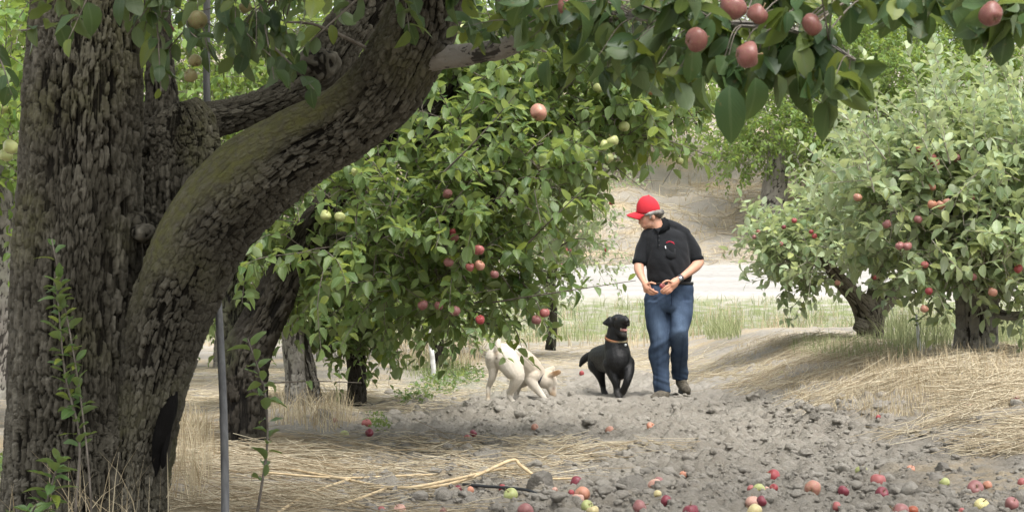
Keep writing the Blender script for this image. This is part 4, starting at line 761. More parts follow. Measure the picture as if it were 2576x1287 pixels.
for rows in ([(250, 838, -.018, .0635), (243, 872, -.026, .0630)], [(913, 800, .011, .0705), (921, 838, .006, .070)]):
    s_ = spline(np.array(t1_(rows)), 6); v, f = tube(s_[:, :3], s_[:, 3], 28); mb = MB(); mb.add(v, f); mchild("cuff", mb.mesh("cuff", []), [CUFF], shirt)
mb = MB()
for poly in ([onshirt(468, 515, .012), m1(485, 470, -.095), m1(520, 400, -.08), m1(545, 330, -.03), m1(572, 345, -.045), m1(597, 400, -.085), onshirt(600, 462, .010), onshirt(540, 488, .012)],
             [onshirt(466, 516, .012), onshirt(440, 500, .012), onshirt(405, 470, .012), m1(418, 452, -.07), m1(442, 462, -.085)],
             [m1(545, 330, -.03), m1(560, 318, .04), m1(520, 335, .09), m1(505, 400, .095), m1(560, 400, .07), m1(585, 350, -.02)]):
    v, f = sheet(poly, .007); mb.add(v, f)
mchild("collar", mb.mesh("collar", [], True), [CUFF], shirt)
mb = MB(); rows = [onshirt(468, 520 + i * 20, .001) for i in range(9)]; s_ = np.array(rows); v = np.concatenate([s_ + [-.013, 0, 0], s_ + [.013, 0, 0], s_ + [-.013, .012, 0], s_ + [.013, .012, 0]]); k = 9; j = np.arange(k - 1)
mb.add(v, np.concatenate([np.stack([j, j + k, j + k + 1, j + 1], -1), np.stack([j + 2 * k, j, j + 1, j + 2 * k + 1], -1), np.stack([j + k, j + 3 * k, j + 3 * k + 1, j + k + 1], -1)])); mchild("placket", mb.mesh("placket", []), [CUFF], shirt)
for b in (545, 600, 655):
    v, f = ellipsoid(onshirt(470, b, .003), (.0055, .003, .0055), 6); mb = MB(); mb.add(v, f); mchild("button", mb.mesh("button", []), [M("shirt_button", (.03, .03, .033), .35, .5)], shirt)
v, f = sheet([onshirt(540, 690, .0), onshirt(660, 696, .0), onshirt(662, 800, .0), onshirt(604, 830, .0), onshirt(545, 798, .0)], .006); mb = MB(); mb.add(v, f); pk = mchild("pocket", mb.mesh("pocket", [], False), [CLOTH], shirt)
v, f = tb([onshirt(540, 668, .006) + [.0042], onshirt(544, 690, .006) + [.0042]], 6, 8); mb = MB(); mb.add(v, f); mchild("pen_clip", mb.mesh("pen_clip", []), [M("white_plastic", (.8, .8, .8), .4)], pk)
mb = MB()                                            # small red arched embroidery, letter by letter
for i, kind in enumerate("ILNAIUHNL"):
    q = (i + .5) / 9; cx = 548 + 104 * q; cyy = 648 - 32 * math.sin(math.pi * (.12 + .80 * q)) + 6 * q; w, h = 8, 15
    segs = {"I": [((0, 0), (0, 1))], "L": [((-.5, 0), (-.5, 1)), ((-.5, 0), (.5, 0))], "N": [((-.5, 0), (-.5, 1)), ((-.5, 1), (.5, 0)), ((.5, 0), (.5, 1))], "A": [((-.5, 0), (0, 1)), ((0, 1), (.5, 0)), ((-.3, .4), (.3, .4))], "U": [((-.5, 0), (-.5, 1)), ((-.5, 0), (.5, 0)), ((.5, 0), (.5, 1))], "H": [((-.5, 0), (-.5, 1)), ((-.5, .5), (.5, .5)), ((.5, 0), (.5, 1))]}[kind]
    for (x0, y0), (x1, y1) in segs:
        p = onshirt(cx + x0 * w, cyy - y0 * h, .002); q2 = onshirt(cx + x1 * w, cyy - y1 * h, .002); v, f = tube(spline([p, q2], 3), .0021, 5); mb.add(v, f)
mchild("embroidery", mb.mesh("embroidery", []), [M("red_thread", (.42, .02, .045), .7)], shirt)
# jeans
JEAN = M("denim", rough=.85, spec=.15); _, r_, g_, b_ = attr(JEAN)
c_ = mixc(JEAN, r_, (.018, .030, .056), (.098, .142, .215)); c_ = mixc(JEAN, ramp(JEAN, noise(JEAN, 40, 5, mapscale=(3, 3, .6)), [(.35, .25), (.65, 0.0)]), c_, (.02, .035, .07)); lk(JEAN, c_, bsdf(JEAN).inputs["Base Color"]); bump(JEAN, noise(JEAN, 30, 5), .25, .01)
U2 = .2249 * .0035136
def l2(rows): return [m2(cx, zy, y) + [hw * U2, dp] for cx, zy, y, hw, dp in rows]
def jfold(v):
    x, y, z = v.T; d = .004 * pn(x * 8, y * 8, z * 12)
    d = d + .010 * pn(x * 5 + 3, y * 4, z * 26 + x * 10) * np.exp(-((z - .16) / .10) ** 2) + .009 * pn(x * 4, y * 4 + 2, z * 22 - x * 14) * np.exp(-((z - .46) / .12) ** 2) + .007 * pn(x * 4 + 8, y * 4, z * 24 + np.abs(x - .05) * 16) * np.exp(-((z - .86) / .10) ** 2)
    return d + .006 * pn(x * 16 + z * 4, y * 10, z * 5)
je, jv = fuse("jeans", [loft(l2([(585, -62, -.01, 246, .142), (583, 0, -.01, 258, .150), (572, 90, 0, 270, .158), (567, 170, 0, 276, .160), (566, 235, 0, 262, .150), (566, 275, 0, 200, .12)]), 24, 36),
    loft(l2([(430, 150, 0, 130, .145), (428, 280, -.01, 134, .13), (445, 430, -.03, 134, .115), (458, 590, -.05, 112, .098), (450, 740, -.02, 118, .1), (468, 900, 0, 98, .092), (480, 1050, .0, 92, .088), (490, 1168, .015, 94, .082)]), 40, 28),
    loft(l2([(705, 150, 0, 132, .145), (700, 300, -.06, 126, .125), (685, 420, -.10, 110, .11), (672, 500, -.115, 104, .10), (682, 620, -.05, 97, .095), (690, 780, .08, 96, .095), (706, 890, .20, 92, .09), (716, 970, .26, 102, .09), (718, 1045, .28, 88, .085)]), 44, 28)], .008, 3, jfold)
x, y, z = jv.T; fade = .30 + .55 * np.exp(-((z - m2(0, 420)[2]) / .16) ** 2) * (y < -.02) * np.exp(-((np.abs(x - .035) - .09) / .06) ** 2) + .22 * fbm(x * 10, y * 10, z * 5, 3) + .35 * np.exp(-((z - m2(0, 490)[2]) / .05) ** 2) * (x > .03) * (y < -.05)
fade -= .15 * (np.abs(np.abs(x - .045) - .11) < .008) * (z < .7)
paint(je, np.stack([np.clip(fade, 0, 1)] * 3, -1)); jeans = mchild("jeans", je, [JEAN])
bvj = BVHTree.FromPolygons([tuple(q) for q in jv], [tuple(p.vertices) for p in je.polygons])
v, f = loft(l2([(586, -66, -.01, 252, .148), (585, -38, -.01, 258, .154)]), 4, 40); mb = MB(); mb.add(v, f); mchild("belt", mb.mesh("belt", []), [M("black_leather", (.012, .011, .010), .45, .4)])
mb = MB(); p0 = m2(583, -40); rows = []
for i in range(10):
    p = m2(583 - 4 * (i > 7) * (i - 7), -20 + i * 24); h = bvj.ray_cast(Vector((p[0], -1, p[2])), Vector((0, 1, 0))); rows.append([p[0], (h[0].y if h[0] else -.15) - .001, p[2]])
v, f = tube(np.array(rows), .004, 6); mb.add(v, f); mchild("fly_seam", mb.mesh("fly_seam", []), [JEAN], jeans)
# shoes
SHOE = M("shoe_suede", rough=.9, spec=.2); lk(SHOE, ramp(SHOE, noise(SHOE, 22, 4), [(.35, (.055, .048, .038)), (.65, (.13, .115, .09))]), bsdf(SHOE).inputs["Base Color"])
SOLE = M("shoe_rubber", (.045, .045, .045), .8); LACE = M("lace", (.10, .085, .06), .9)
for rows, srows, lace in (([(515, 1150, .02, .05), (500, 1195, -.03, .052), (435, 1208, -.10, .048), (372, 1232, -.17, .038)], [(525, 1240, .05), (440, 1248, -.08), (362, 1253, -.185)], [(455, 1172, -.10), (432, 1184, -.115), (410, 1196, -.125)]),
                          ([(728, 1050, .27, .05), (735, 1080, .25, .05), (755, 1120, .17, .046), (775, 1152, .10, .04)], [(742, 1168, .30), (760, 1176, .19), (782, 1184, .09)], [(742, 1062, .17), (748, 1082, .14), (756, 1100, .115)])):
    pc = [tb(t2_(rows), 20)]
    me, v = fuse("shoe", pc, .006, 2, lambda v: .002 * pn(v[:, 0] * 30, v[:, 1] * 30, v[:, 2] * 30)); s_ = mchild("shoe", me, [SHOE])
    s2 = spline(np.array([m2(a, b, y) for a, b, y in srows]), 12); w = np.interp(np.linspace(0, 1, 12), [0, .15, .6, .85, 1], [.030, .042, .046, .040, .018]); T = np.gradient(s2, axis=0); N2 = np.stack([-T[:, 1], T[:, 0], 0 * T[:, 0]], -1); N2 /= np.linalg.norm(N2, axis=1)[:, None]
    top = np.array([0, 0, .013]); v = np.concatenate([s2 + N2 * w[:, None] - top, s2 - N2 * w[:, None] - top, s2 + N2 * w[:, None] + top, s2 - N2 * w[:, None] + top]); k = 12; j = np.arange(k - 1)
    q = [np.stack([j, j + 1, j + k + 1, j + k], -1), np.stack([j + 2 * k, j + 3 * k, j + 3 * k + 1, j + 2 * k + 1], -1), np.stack([j, j + 2 * k, j + 2 * k + 1, j + 1], -1), np.stack([j + k, j + k + 1, j + 3 * k + 1, j + 3 * k], -1), np.array([[0, k, 3 * k, 2 * k], [k - 1, 3 * k - 1, 4 * k - 1, 2 * k - 1]])]
    mb = MB(); mb.add(v, np.concatenate(q)); mchild("sole", mb.mesh("sole", [], False), [SOLE], s_)
    mb = MB()
    for a, b, y in lace:
        v, f = tube(spline([m2(a - 24, b + 2, y), m2(a, b - 7, y - .006), m2(a + 24, b + 2, y + .004)], 7), .0035, 5); mb.add(v, f)
    mchild("lace", mb.mesh("lace", []), [LACE], s_)
# cap, hair, watch
CAP = M("red_cap_cloth", (.48, .028, .040), .8, .2); bump(CAP, noise(CAP, 12, 4), .25, .012)
capR = Matrix.Translation(Vector(m1(352, 236, 0))) @ Matrix.Rotation(R(1), 4, 'Y') @ Matrix.Rotation(R(12), 4, 'X')
nu, nv = 48, 14; th = np.linspace(0, 2 * np.pi, nu, endpoint=False); ph = np.linspace(-.16, np.pi / 2, nv)
V = np.stack([np.outer(np.cos(ph), np.cos(th)) * .106, np.outer(np.cos(ph), np.sin(th)) * .090, np.outer(np.sin(ph), np.ones(nu)) * .128], -1)
V[..., 0] *= (1 - .0); V[..., 2] += .010 * np.cos(th)[None] * -np.sin(2 * ph)[:, None] * .8 ; V *= (1 - .012 * (np.abs(np.sin(3 * th)) < .12))[None, :, None]
V = V * (1 + .02 * pn(V[..., 0] * 22, V[..., 1] * 22, V[..., 2] * 22))[..., None]
i = np.arange(nv - 1)[:, None] * nu; j = np.arange(nu)[None]; mb = MB(); mb.add((np.array(capR.to_3x3()) @ V.reshape(-1, 3).T).T + np.array(capR.translation), np.stack([i + j, i + (j + 1) % nu, i + nu + (j + 1) % nu, i + nu + j], -1).reshape(-1, 4))
cap = mchild("cap", mb.mesh("cap", []), [CAP]); so_ = cap.modifiers.new("thick", 'SOLIDIFY'); so_.thickness = .004
a = np.linspace(-1.25, 1.25, 21); s_ = np.linspace(0, 1, 7); A, S = np.meshgrid(a, s_); bx = -np.cos(A) * .104; by = np.sin(A) * .088
X = bx - S * .088 * np.cos(A * .92) ** .7; Y = by * (1 + .02 * S); Z = -.020 - .030 * S - .030 * (np.abs(A) / 1.25) ** 2 * (.35 + .65 * S) + .012 * S * (1 - S)
i = np.arange(6)[:, None] * 21; j = np.arange(20)[None]; mb = MB(); mb.add((np.array(capR.to_3x3()) @ np.stack([X, Y, Z], -1).reshape(-1, 3).T).T + np.array(capR.translation), np.stack([i + j, i + j + 1, i + 22 + j, i + 21 + j], -1).reshape(-1, 4))
br = mchild("brim", mb.mesh("brim", []), [CAP], cap); so_ = br.modifiers.new("thick", 'SOLIDIFY'); so_.thickness = .005
v, f = ellipsoid(capR @ Vector((0, 0, .130)), (.008, .008, .005), 6); mb = MB(); mb.add(v, f); mchild("cap_button", mb.mesh("cap_button", []), [CAP], cap)
HAIR = colmat("hair_grey", .6, .35); 
hp = [tb(t1_([(318, 290, -.062, .016), (360, 284, -.074, .019), (410, 275, -.075, .020), (455, 272, -.066, .026), (494, 268, -.038, .028), (506, 264, 0, .030), (494, 264, .038, .028), (455, 268, .064, .026), (400, 272, .074, .02), (330, 288, .066, .016)]), 50, 12), tb(t1_([(378, 300, -.078, .010), (372, 335, -.073, .008)]), 8), tb(t1_([(455, 290, -.055, .022), (480, 305, -.035, .022), (490, 312, 0, .022), (480, 305, .035, .022)]), 24)]
hme, hv = fuse("hair", hp, .006, 1, lambda v: .0025 * pn(v[:, 0] * 50, v[:, 1] * 50, v[:, 2] * 25)); n_ = fbm(hv[:, 0] * 60, hv[:, 1] * 60, hv[:, 2] * 25, 3); side = sst(-.075, -.125, hv[:, 0])
paint(hme, np.clip(np.array([.13, .12, .105])[None] * (1 + .5 * n_[:, None]) + .16 * side[:, None], .02, .6)); mchild("hair", hme, [HAIR])
mb = MB(); ax = Vector(m1(700, 1045, -.21)) - Vector(m1(720, 1032, -.195)); w0 = np.array(m1(706, 1041, -.207)); ax = np.array(ax.normalized())
v, f = tube(np.stack([w0 + ax * t for t in (-.012, 0, .012)]), .0335, 24); mb.add(v, f); wt = mchild("watch", mb.mesh("watch", []), [M("watch_strap", (.05, .05, .055), .4, .5)])
fc = w0 + np.array([-.004, -.034, -.004]); v, f = tube(np.stack([fc, fc + np.array([-.002, -.010, 0])]), .021, 24); mb = MB(); mb.add(v, f)
mt = M("watch_metal", (.45, .45, .46), .3, .5); bsdf(mt).inputs["Metallic"].default_value = .8; mchild("watch_face", mb.mesh("watch_face", []), [mt], wt)

# --- dogs
def coat(dog, v, me, col, n, length, width, mat, seed, short_above=9):
    """short hair lying along the body"""
    rr = np.random.default_rng(seed); me.calc_loop_triangles(); t = np.empty(len(me.loop_triangles) * 3, np.int32); me.loop_triangles.foreach_get("vertices", t); t = t.reshape(-1, 3)
    a, b, c = v[t[:, 0]], v[t[:, 1]], v[t[:, 2]]; nn = np.cross(b - a, c - a); ar = np.linalg.norm(nn, axis=1); nn /= ar[:, None] + 1e-12; i = rr.choice(len(t), n, p=ar / ar.sum())
    w = rr.dirichlet((1, 1, 1), n); p = a[i] * w[:, :1] + b[i] * w[:, 1:2] + c[i] * w[:, 2:]; m = nn[i]; cc = col[t[i, 0]]
    g = np.array([0, .35, -1.0]) + rr.normal(0, .25, (n, 3)); g = g - m * np.sum(g * m, 1)[:, None]; g /= np.linalg.norm(g, axis=1)[:, None] + 1e-9
    d = g + m * rr.uniform(.12, .40, n)[:, None]; s = np.cross(d, m); s /= np.linalg.norm(s, axis=1)[:, None] + 1e-9; L = (length * rr.uniform(.5, 1.2, n) * np.where(p[:, 2] > short_above, .45, 1))[:, None]
    V = np.stack([p + s * width - m * .001, p - s * width - m * .001, p + d * L], 1).reshape(-1, 3)
    C = np.repeat(np.clip(cc * rr.uniform(.75, 1.3, n)[:, None], 0, 1), 3, axis=0)
    link("fur", mesh("fur", V, np.arange(3 * n).reshape(-1, 3), [mat], {"Col": C}), dog)
def dog_mat(name, rough, sheen, bs): 
    m = colmat(name, rough, .3); bump(m, noise(m, 60, 5, mapscale=(1, 1, .5)), bs, .006); bsdf(m).inputs["Sheen Weight"].default_value = sheen; return m
KW = .000515; DW = 17.0; OW = np.array([P(1307, 1013, DW).x, DW, P(1307, 1013, DW).z])
def w_(a, b, y=0): return [(a - 700) * KW, y, (1190 - b) * KW]
def tw_(rows, n=24): return tb([w_(a, b, y) + [r] for a, b, y, r in rows], n)
pw = [tw_([(405, 345, .06, .074), (430, 370, .10, .085), (560, 385, .18, .088), (690, 460, .26, .098), (800, 580, .34, .112), (900, 690, .40, .110), (985, 755, .43, .092), (1060, 815, .44, .080), (1130, 850, .44, .074), (1210, 860, .44, .068)], 40),
      tw_([(420, 440, .02, .088), (470, 520, .02, .085)]), tw_([(285, 440, .04, .070), (262, 530, .05, .060)]),
      tw_([(1190, 800, .44, .062), (1225, 880, .44, .062), (1240, 960, .44, .050), (1262, 1050, .43, .037), (1278, 1100, .43, .030)]), ellipsoid(w_(1290, 930, .44), (.022, .035, .045), 10),
      tw_([(318, 410, .02, .030), (325, 340, 0, .031), (338, 250, -.01, .028), (352, 170, 0, .022), (366, 105, .01, .013)]),
      tw_([(285, 440, .05, .080), (255, 540, .06, .064), (262, 660, .05, .042), (242, 780, .06, .032), (205, 880, .09, .026), (182, 930, .10, .023), (178, 1040, .08, .0185), (180, 1120, .07, .0185)]), tw_([(178, 1135, .07, .021), (188, 1168, .04, .022)]),
      tw_([(500, 470, .02, .098), (560, 570, -.01, .098), (625, 680, -.04, .085), (660, 760, -.05, .064), (625, 860, -.04, .047), (575, 960, -.01, .034), (528, 1035, .02, .026), (545, 1100, 0, .021), (590, 1165, -.02, .021)]), tw_([(590, 1165, -.02, .022), (618, 1186, -.06, .022)]),
      tw_([(910, 760, .33, .075), (900, 840, .31, .055), (940, 920, .30, .043), (1010, 1010, .30, .033), (1080, 1090, .29, .026), (1120, 1150, .27, .024)]), tw_([(1120, 1155, .27, .024), (1150, 1178, .24, .022)]),
      tw_([(860, 780, .46, .07), (790, 880, .47, .045), (700, 945, .46, .034), (660, 1040, .46, .026), (640, 1130, .45, .023), (655, 1180, .42, .023)])]
e_ = [w_(1188, 792, .385), w_(1215, 722, .385), w_(1290, 690, .35), w_(1372, 662, .33), w_(1405, 690, .325), w_(1392, 738, .335), w_(1300, 784, .365), w_(1220, 798, .385)]
pw.append(sheet(e_, .020)); pw.append(sheet([[q[0] - .045, .95 - q[1], q[2] + .02] for q in e_], .020))
dme, dv = fuse("dog", pw, .0065, 4)
c = np.tile([.50, .455, .385], (len(dv), 1)); x, y, z = dv.T
def blend(c, pos, r, k, sc=(1, 1, 1)):
    w = np.exp(-np.sum(((dv - pos) * sc) ** 2, 1) / r ** 2)[:, None]; return c * (1 - w) + np.array(k) * w
sd_ = (sst(-.10, .20, x) * sst(.08, .32, z))[:, None]; c = c * (1 - .5 * sd_) + np.array([.42, .33, .22]) * .5 * sd_
c *= (1 + .10 * fbm(x * 12, y * 12, z * 12, 3))[:, None] * (1 - .22 * sst(.12, .0, z))[:, None]
c = blend(c, w_(1320, 705, .33), .062, (.36, .21, .10), (1, .6, 1.3)); c = blend(c, w_(1290, 990, .39), .020, (.10, .06, .04)); c = blend(c, w_(1265, 1080, .41), .034, (.36, .25, .15)); c = blend(c, w_(1310, 1132, .43), .018, (.05, .035, .03)); c = blend(c, w_(325, 370, -.03), .026, (.27, .20, .13)); c = blend(c, w_(318, 440, -.05), .012, (.09, .05, .04))
c = blend(c, w_(180, 1100, .07), .05, (.33, .27, .19)); fc_ = dog_mat("fur_cream", .85, .15, .35); paint(dme, c); dme.materials.append(fc_); cw_ = c
wd = link("dog", dme); wd.location = OW; coat(wd, dv, dme, cw_, 15000, .014, .0012, fc_, 1); tag(wd, "cream white dog in a dark collar sniffing the ground with its tail up", "dog")
def ring(c0, ax, r, h, t=.004, k=36, ell=1.0):
    ax = np.array(ax, float); ax /= np.linalg.norm(ax); n = np.cross(ax, [0, 1, .01]); n /= np.linalg.norm(n); b = np.cross(ax, n); a = np.linspace(0, 2 * np.pi, k, endpoint=False)
    ps = [np.array(c0) + ax * hh + (r + rr) * (np.cos(a)[:, None] * n * ell + np.sin(a)[:, None] * b) for hh, rr in ((-h, 0), (-h, t), (h, t), (h, 0))]
    v = np.concatenate(ps); j = np.arange(k); j2 = (j + 1) % k; return v, np.concatenate([np.stack([j + q * k, j2 + q * k, j2 + ((q + 1) % 4) * k, j + ((q + 1) % 4) * k], -1) for q in range(4)])
v, f = ring(w_(1052, 815, .44), (.86, .02, -.36), .0805, .011); mb = MB(); mb.add(v, f); o = link("collar", mb.mesh("collar", [M("collar_dark", (.045, .05, .06), .6)]), wd)

KB = .000652; DB = 17.6; OB = np.array([P(1543.3, 999.5, DB).x, DB, P(1543.3, 999.5, DB).z])
def b_3(a, b, y=0): return [(a - 520) * KB, y, (1215 - b) * KB]
def tk_(rows, n=24): return tb([b_3(a, b, y) + [r] for a, b, y, r in rows], n)
pb = [tk_([(602, 870, .03, .072), (592, 790, .01, .100), (582, 700, .0, .117), (574, 610, .04, .115), (562, 520, .05, .108), (560, 440, .05, .098), (566, 370, .04, .092), (572, 290, .03, .086)], 36),
      ellipsoid(b_3(588, 205, .02), (.084, .085, .080), 14), tk_([(610, 200, -.04, .062), (645, 185, -.09, .045), (668, 170, -.135, .035), (677, 165, -.16, .030)]), ellipsoid(b_3(684, 160, -.178), (.022, .016, .015), 8), tk_([(610, 220, -.05, .052), (655, 228, -.11, .034)]),
      tk_([(598, 305, -.02, .055), (630, 338, -.07, .036), (660, 348, -.12, .025)]), ellipsoid(b_3(545, 140, -.05), (.022, .022, .018), 8), ellipsoid(b_3(632, 128, -.055), (.022, .022, .018), 8),
      tk_([(560, 660, .12, .118), (480, 665, .25, .114), (400, 675, .38, .102), (340, 690, .50, .090)]), tk_([(338, 680, .5, .085), (325, 770, .48, .085)]), tk_([(565, 770, .12, .098), (490, 775, .25, .090), (400, 770, .40, .080)]),
      tk_([(270, 670, .56, .040), (205, 695, .60, .036), (142, 750, .62, .031), (100, 822, .63, .014)]),
      tk_([(325, 800, .47, .085), (356, 900, .44, .058), (385, 1000, .44, .036), (406, 1085, .47, .028), (415, 1140, .46, .026)]), tk_([(415, 1150, .46, .027), (437, 1203, .42, .028)]),
      tk_([(560, 800, .45, .08), (585, 960, .43, .05), (600, 1060, .46, .035), (595, 1130, .45, .03), (600, 1185, .42, .03)]),
      tk_([(490, 760, .01, .078), (500, 870, -.01, .054), (540, 990, -.03, .036), (562, 1080, -.02, .031), (568, 1140, -.03, .030)]), tk_([(568, 1150, -.03, .031), (592, 1200, -.07, .031)]),
      tk_([(690, 750, 0, .078), (722, 820, -.04, .054), (716, 900, -.09, .042), (692, 990, -.11, .034), (668, 1060, -.09, .032), (652, 1105, -.06, .033), (640, 1140, -.04, .028)])]
pb.append(sheet([b_3(478, 108, .0), b_3(430, 150, .02), b_3(372, 200, .02), b_3(384, 226, .01), b_3(440, 246, .0), b_3(470, 266, -.02), b_3(488, 200, -.03)], .022))
pb.append(sheet([b_3(672, 96, .0), b_3(712, 140, .02), b_3(734, 190, .01), b_3(736, 250, -.02), b_3(716, 236, -.03), b_3(698, 170, -.02)], .022))
kme, kv = fuse("dog", pb, .0075, 3); dv = kv; x, y, z = kv.T
c = np.tile([.0060, .0062, .0068], (len(kv), 1)) * (1 + .25 * fbm(x * 14, y * 14, z * 14, 3))[:, None]
c = blend(c, b_3(664, 338, -.12), .030, (.16, .15, .14)); c = blend(c, b_3(684, 160, -.19), .018, (.035, .035, .038)); c = blend(c, b_3(556, 150, -.068), .007, (.10, .055, .02)); c = blend(c, b_3(640, 138, -.072), .007, (.10, .055, .02))
for p in ((430, 1200, .42), (585, 1200, -.06), (640, 1150, -.05)): c = blend(c, b_3(*p), .05, (.030, .028, .025))
paint(kme, c); fb = dog_mat("fur_black", .52, .0, .9); kme.materials.append(fb)
bd = link("dog", kme); bd.location = OB; coat(bd, kv, kme, c, 18000, .015, .0013, fb, 2, .55); tag(bd, "black dog trotting beside the man with its head up and mouth open", "dog")
v, f = ring(b_3(562, 418, .05), (.12, -.28, .93), .100, .012, .004); mb = MB(); mb.add(v, f)
CT = M("collar_tan", rough=.7); lk(CT, ramp(CT, noise(CT, 9, 1), [(.45, (.30, .25, .15)), (.55, (.26, .12, .06))]), bsdf(CT).inputs["Base Color"]); cl = link("collar", mb.mesh("collar", [CT]), bd)
tg = np.array(b_3(677, 497, -.075)); v, f = tube(np.stack([tg, tg + [0, -.005, .001]]), .012, 18); mb = MB(); mb.add(v, f); TM = M("tag_metal", (.40, .43, .42), .35, .5); bsdf(TM).inputs["Metallic"].default_value = .5; link("tag", mb.mesh("tag", [TM]), cl)
v, f = tb([b_3(630, 296, -.06) + [.026], b_3(652, 294, -.11) + [.025], b_3(670, 300, -.145) + [.016]], 10, 12); mb = MB(); mb.add((v - v.mean(0)) * [1, 1, .6] + v.mean(0), f); link("tongue", mb.mesh("tongue", [M("tongue_pink", (.42, .20, .18), .45, .4)]), bd)
TE = M("tooth", (.7, .66, .55), .4); mb = MB()
for a, b in ((610, 278), (622, 296), (690, 268), (655, 312), (672, 312)):
    v, f = ellipsoid(b_3(a, b, -.115), (.004, .004, .007), 5); mb.add(v, f)
link("teeth", mb.mesh("teeth", [TE]), bd)
# ------------------------------------------------------------ apples
def apple_mesh(kind, seed):
    rr = np.random.default_rng(seed); nu, nv = 22, 18; ph = np.linspace(0.02, np.pi - .02, nv); th = np.linspace(0, 2 * np.pi, nu, endpoint=False)
    rad = np.sin(ph) ** .92 * (1 + .06 * np.cos(ph)); z = .90 * np.cos(ph); z = z - .26 * np.exp(-(np.sin(ph) / .34) ** 2) * np.sign(np.cos(ph)) * np.where(np.cos(ph) > 0, 1, .65)
    v = np.stack([np.outer(rad, np.cos(th)), np.outer(rad, np.sin(th)), np.outer(z, np.ones(nu))], -1)
    q = 1 + .03 * np.cos(5 * th)[None] * sst(.3, -.9, np.cos(ph))[:, None] + .17 * pn(v[..., 0] * .9 + seed, v[..., 1] * .9, v[..., 2] * .9); v = v * q[..., None] * [1, rr.uniform(.92, 1.04), 1]
    i = np.arange(nv - 1)[:, None] * nu; j = np.arange(nu)[None]; f = np.stack([i + j, i + nu + j, i + nu + (j + 1) % nu, i + (j + 1) % nu], -1).reshape(-1, 4)
    v = v.reshape(-1, 3); rus = np.exp(-np.hypot(v[:, 0], v[:, 1]) ** 2 / .02) * .8; mb = MB(); mb.add(v * .5, f, np.stack([rus] * 3, -1))
    s, fs = tube(spline([[0, 0, .30], [.03, .02, .45], [.10, .04, .62]], 6), [.03, .026, .026, .026, .03, .04], 6); mb.add(s, fs, (1, 1, 1))
    for a in np.linspace(0, 6.28, 5, endpoint=False):
        s, fs = tube(np.array([[.03 * math.cos(a), .03 * math.sin(a), -.36], [.09 * math.cos(a), .09 * math.sin(a), -.43]]), [.02, .006], 4); mb.add(s, fs, (1, 1, 1))
    return mb.mesh("apple", [APM[kind]])
AM = {k: [apple_mesh(k, 11 * i + n) for i in range(3)] for n, k in enumerate(APM)}
_ai = [0]
def apple(loc, dia, kind, label, group, rot):
    _ai[0] += 1; o = link("apple", AM[kind][_ai[0] % 3]); o.location = loc; o.scale = (dia,) * 3; o.rotation_euler = rot; return tag(o, label, "apple", group)
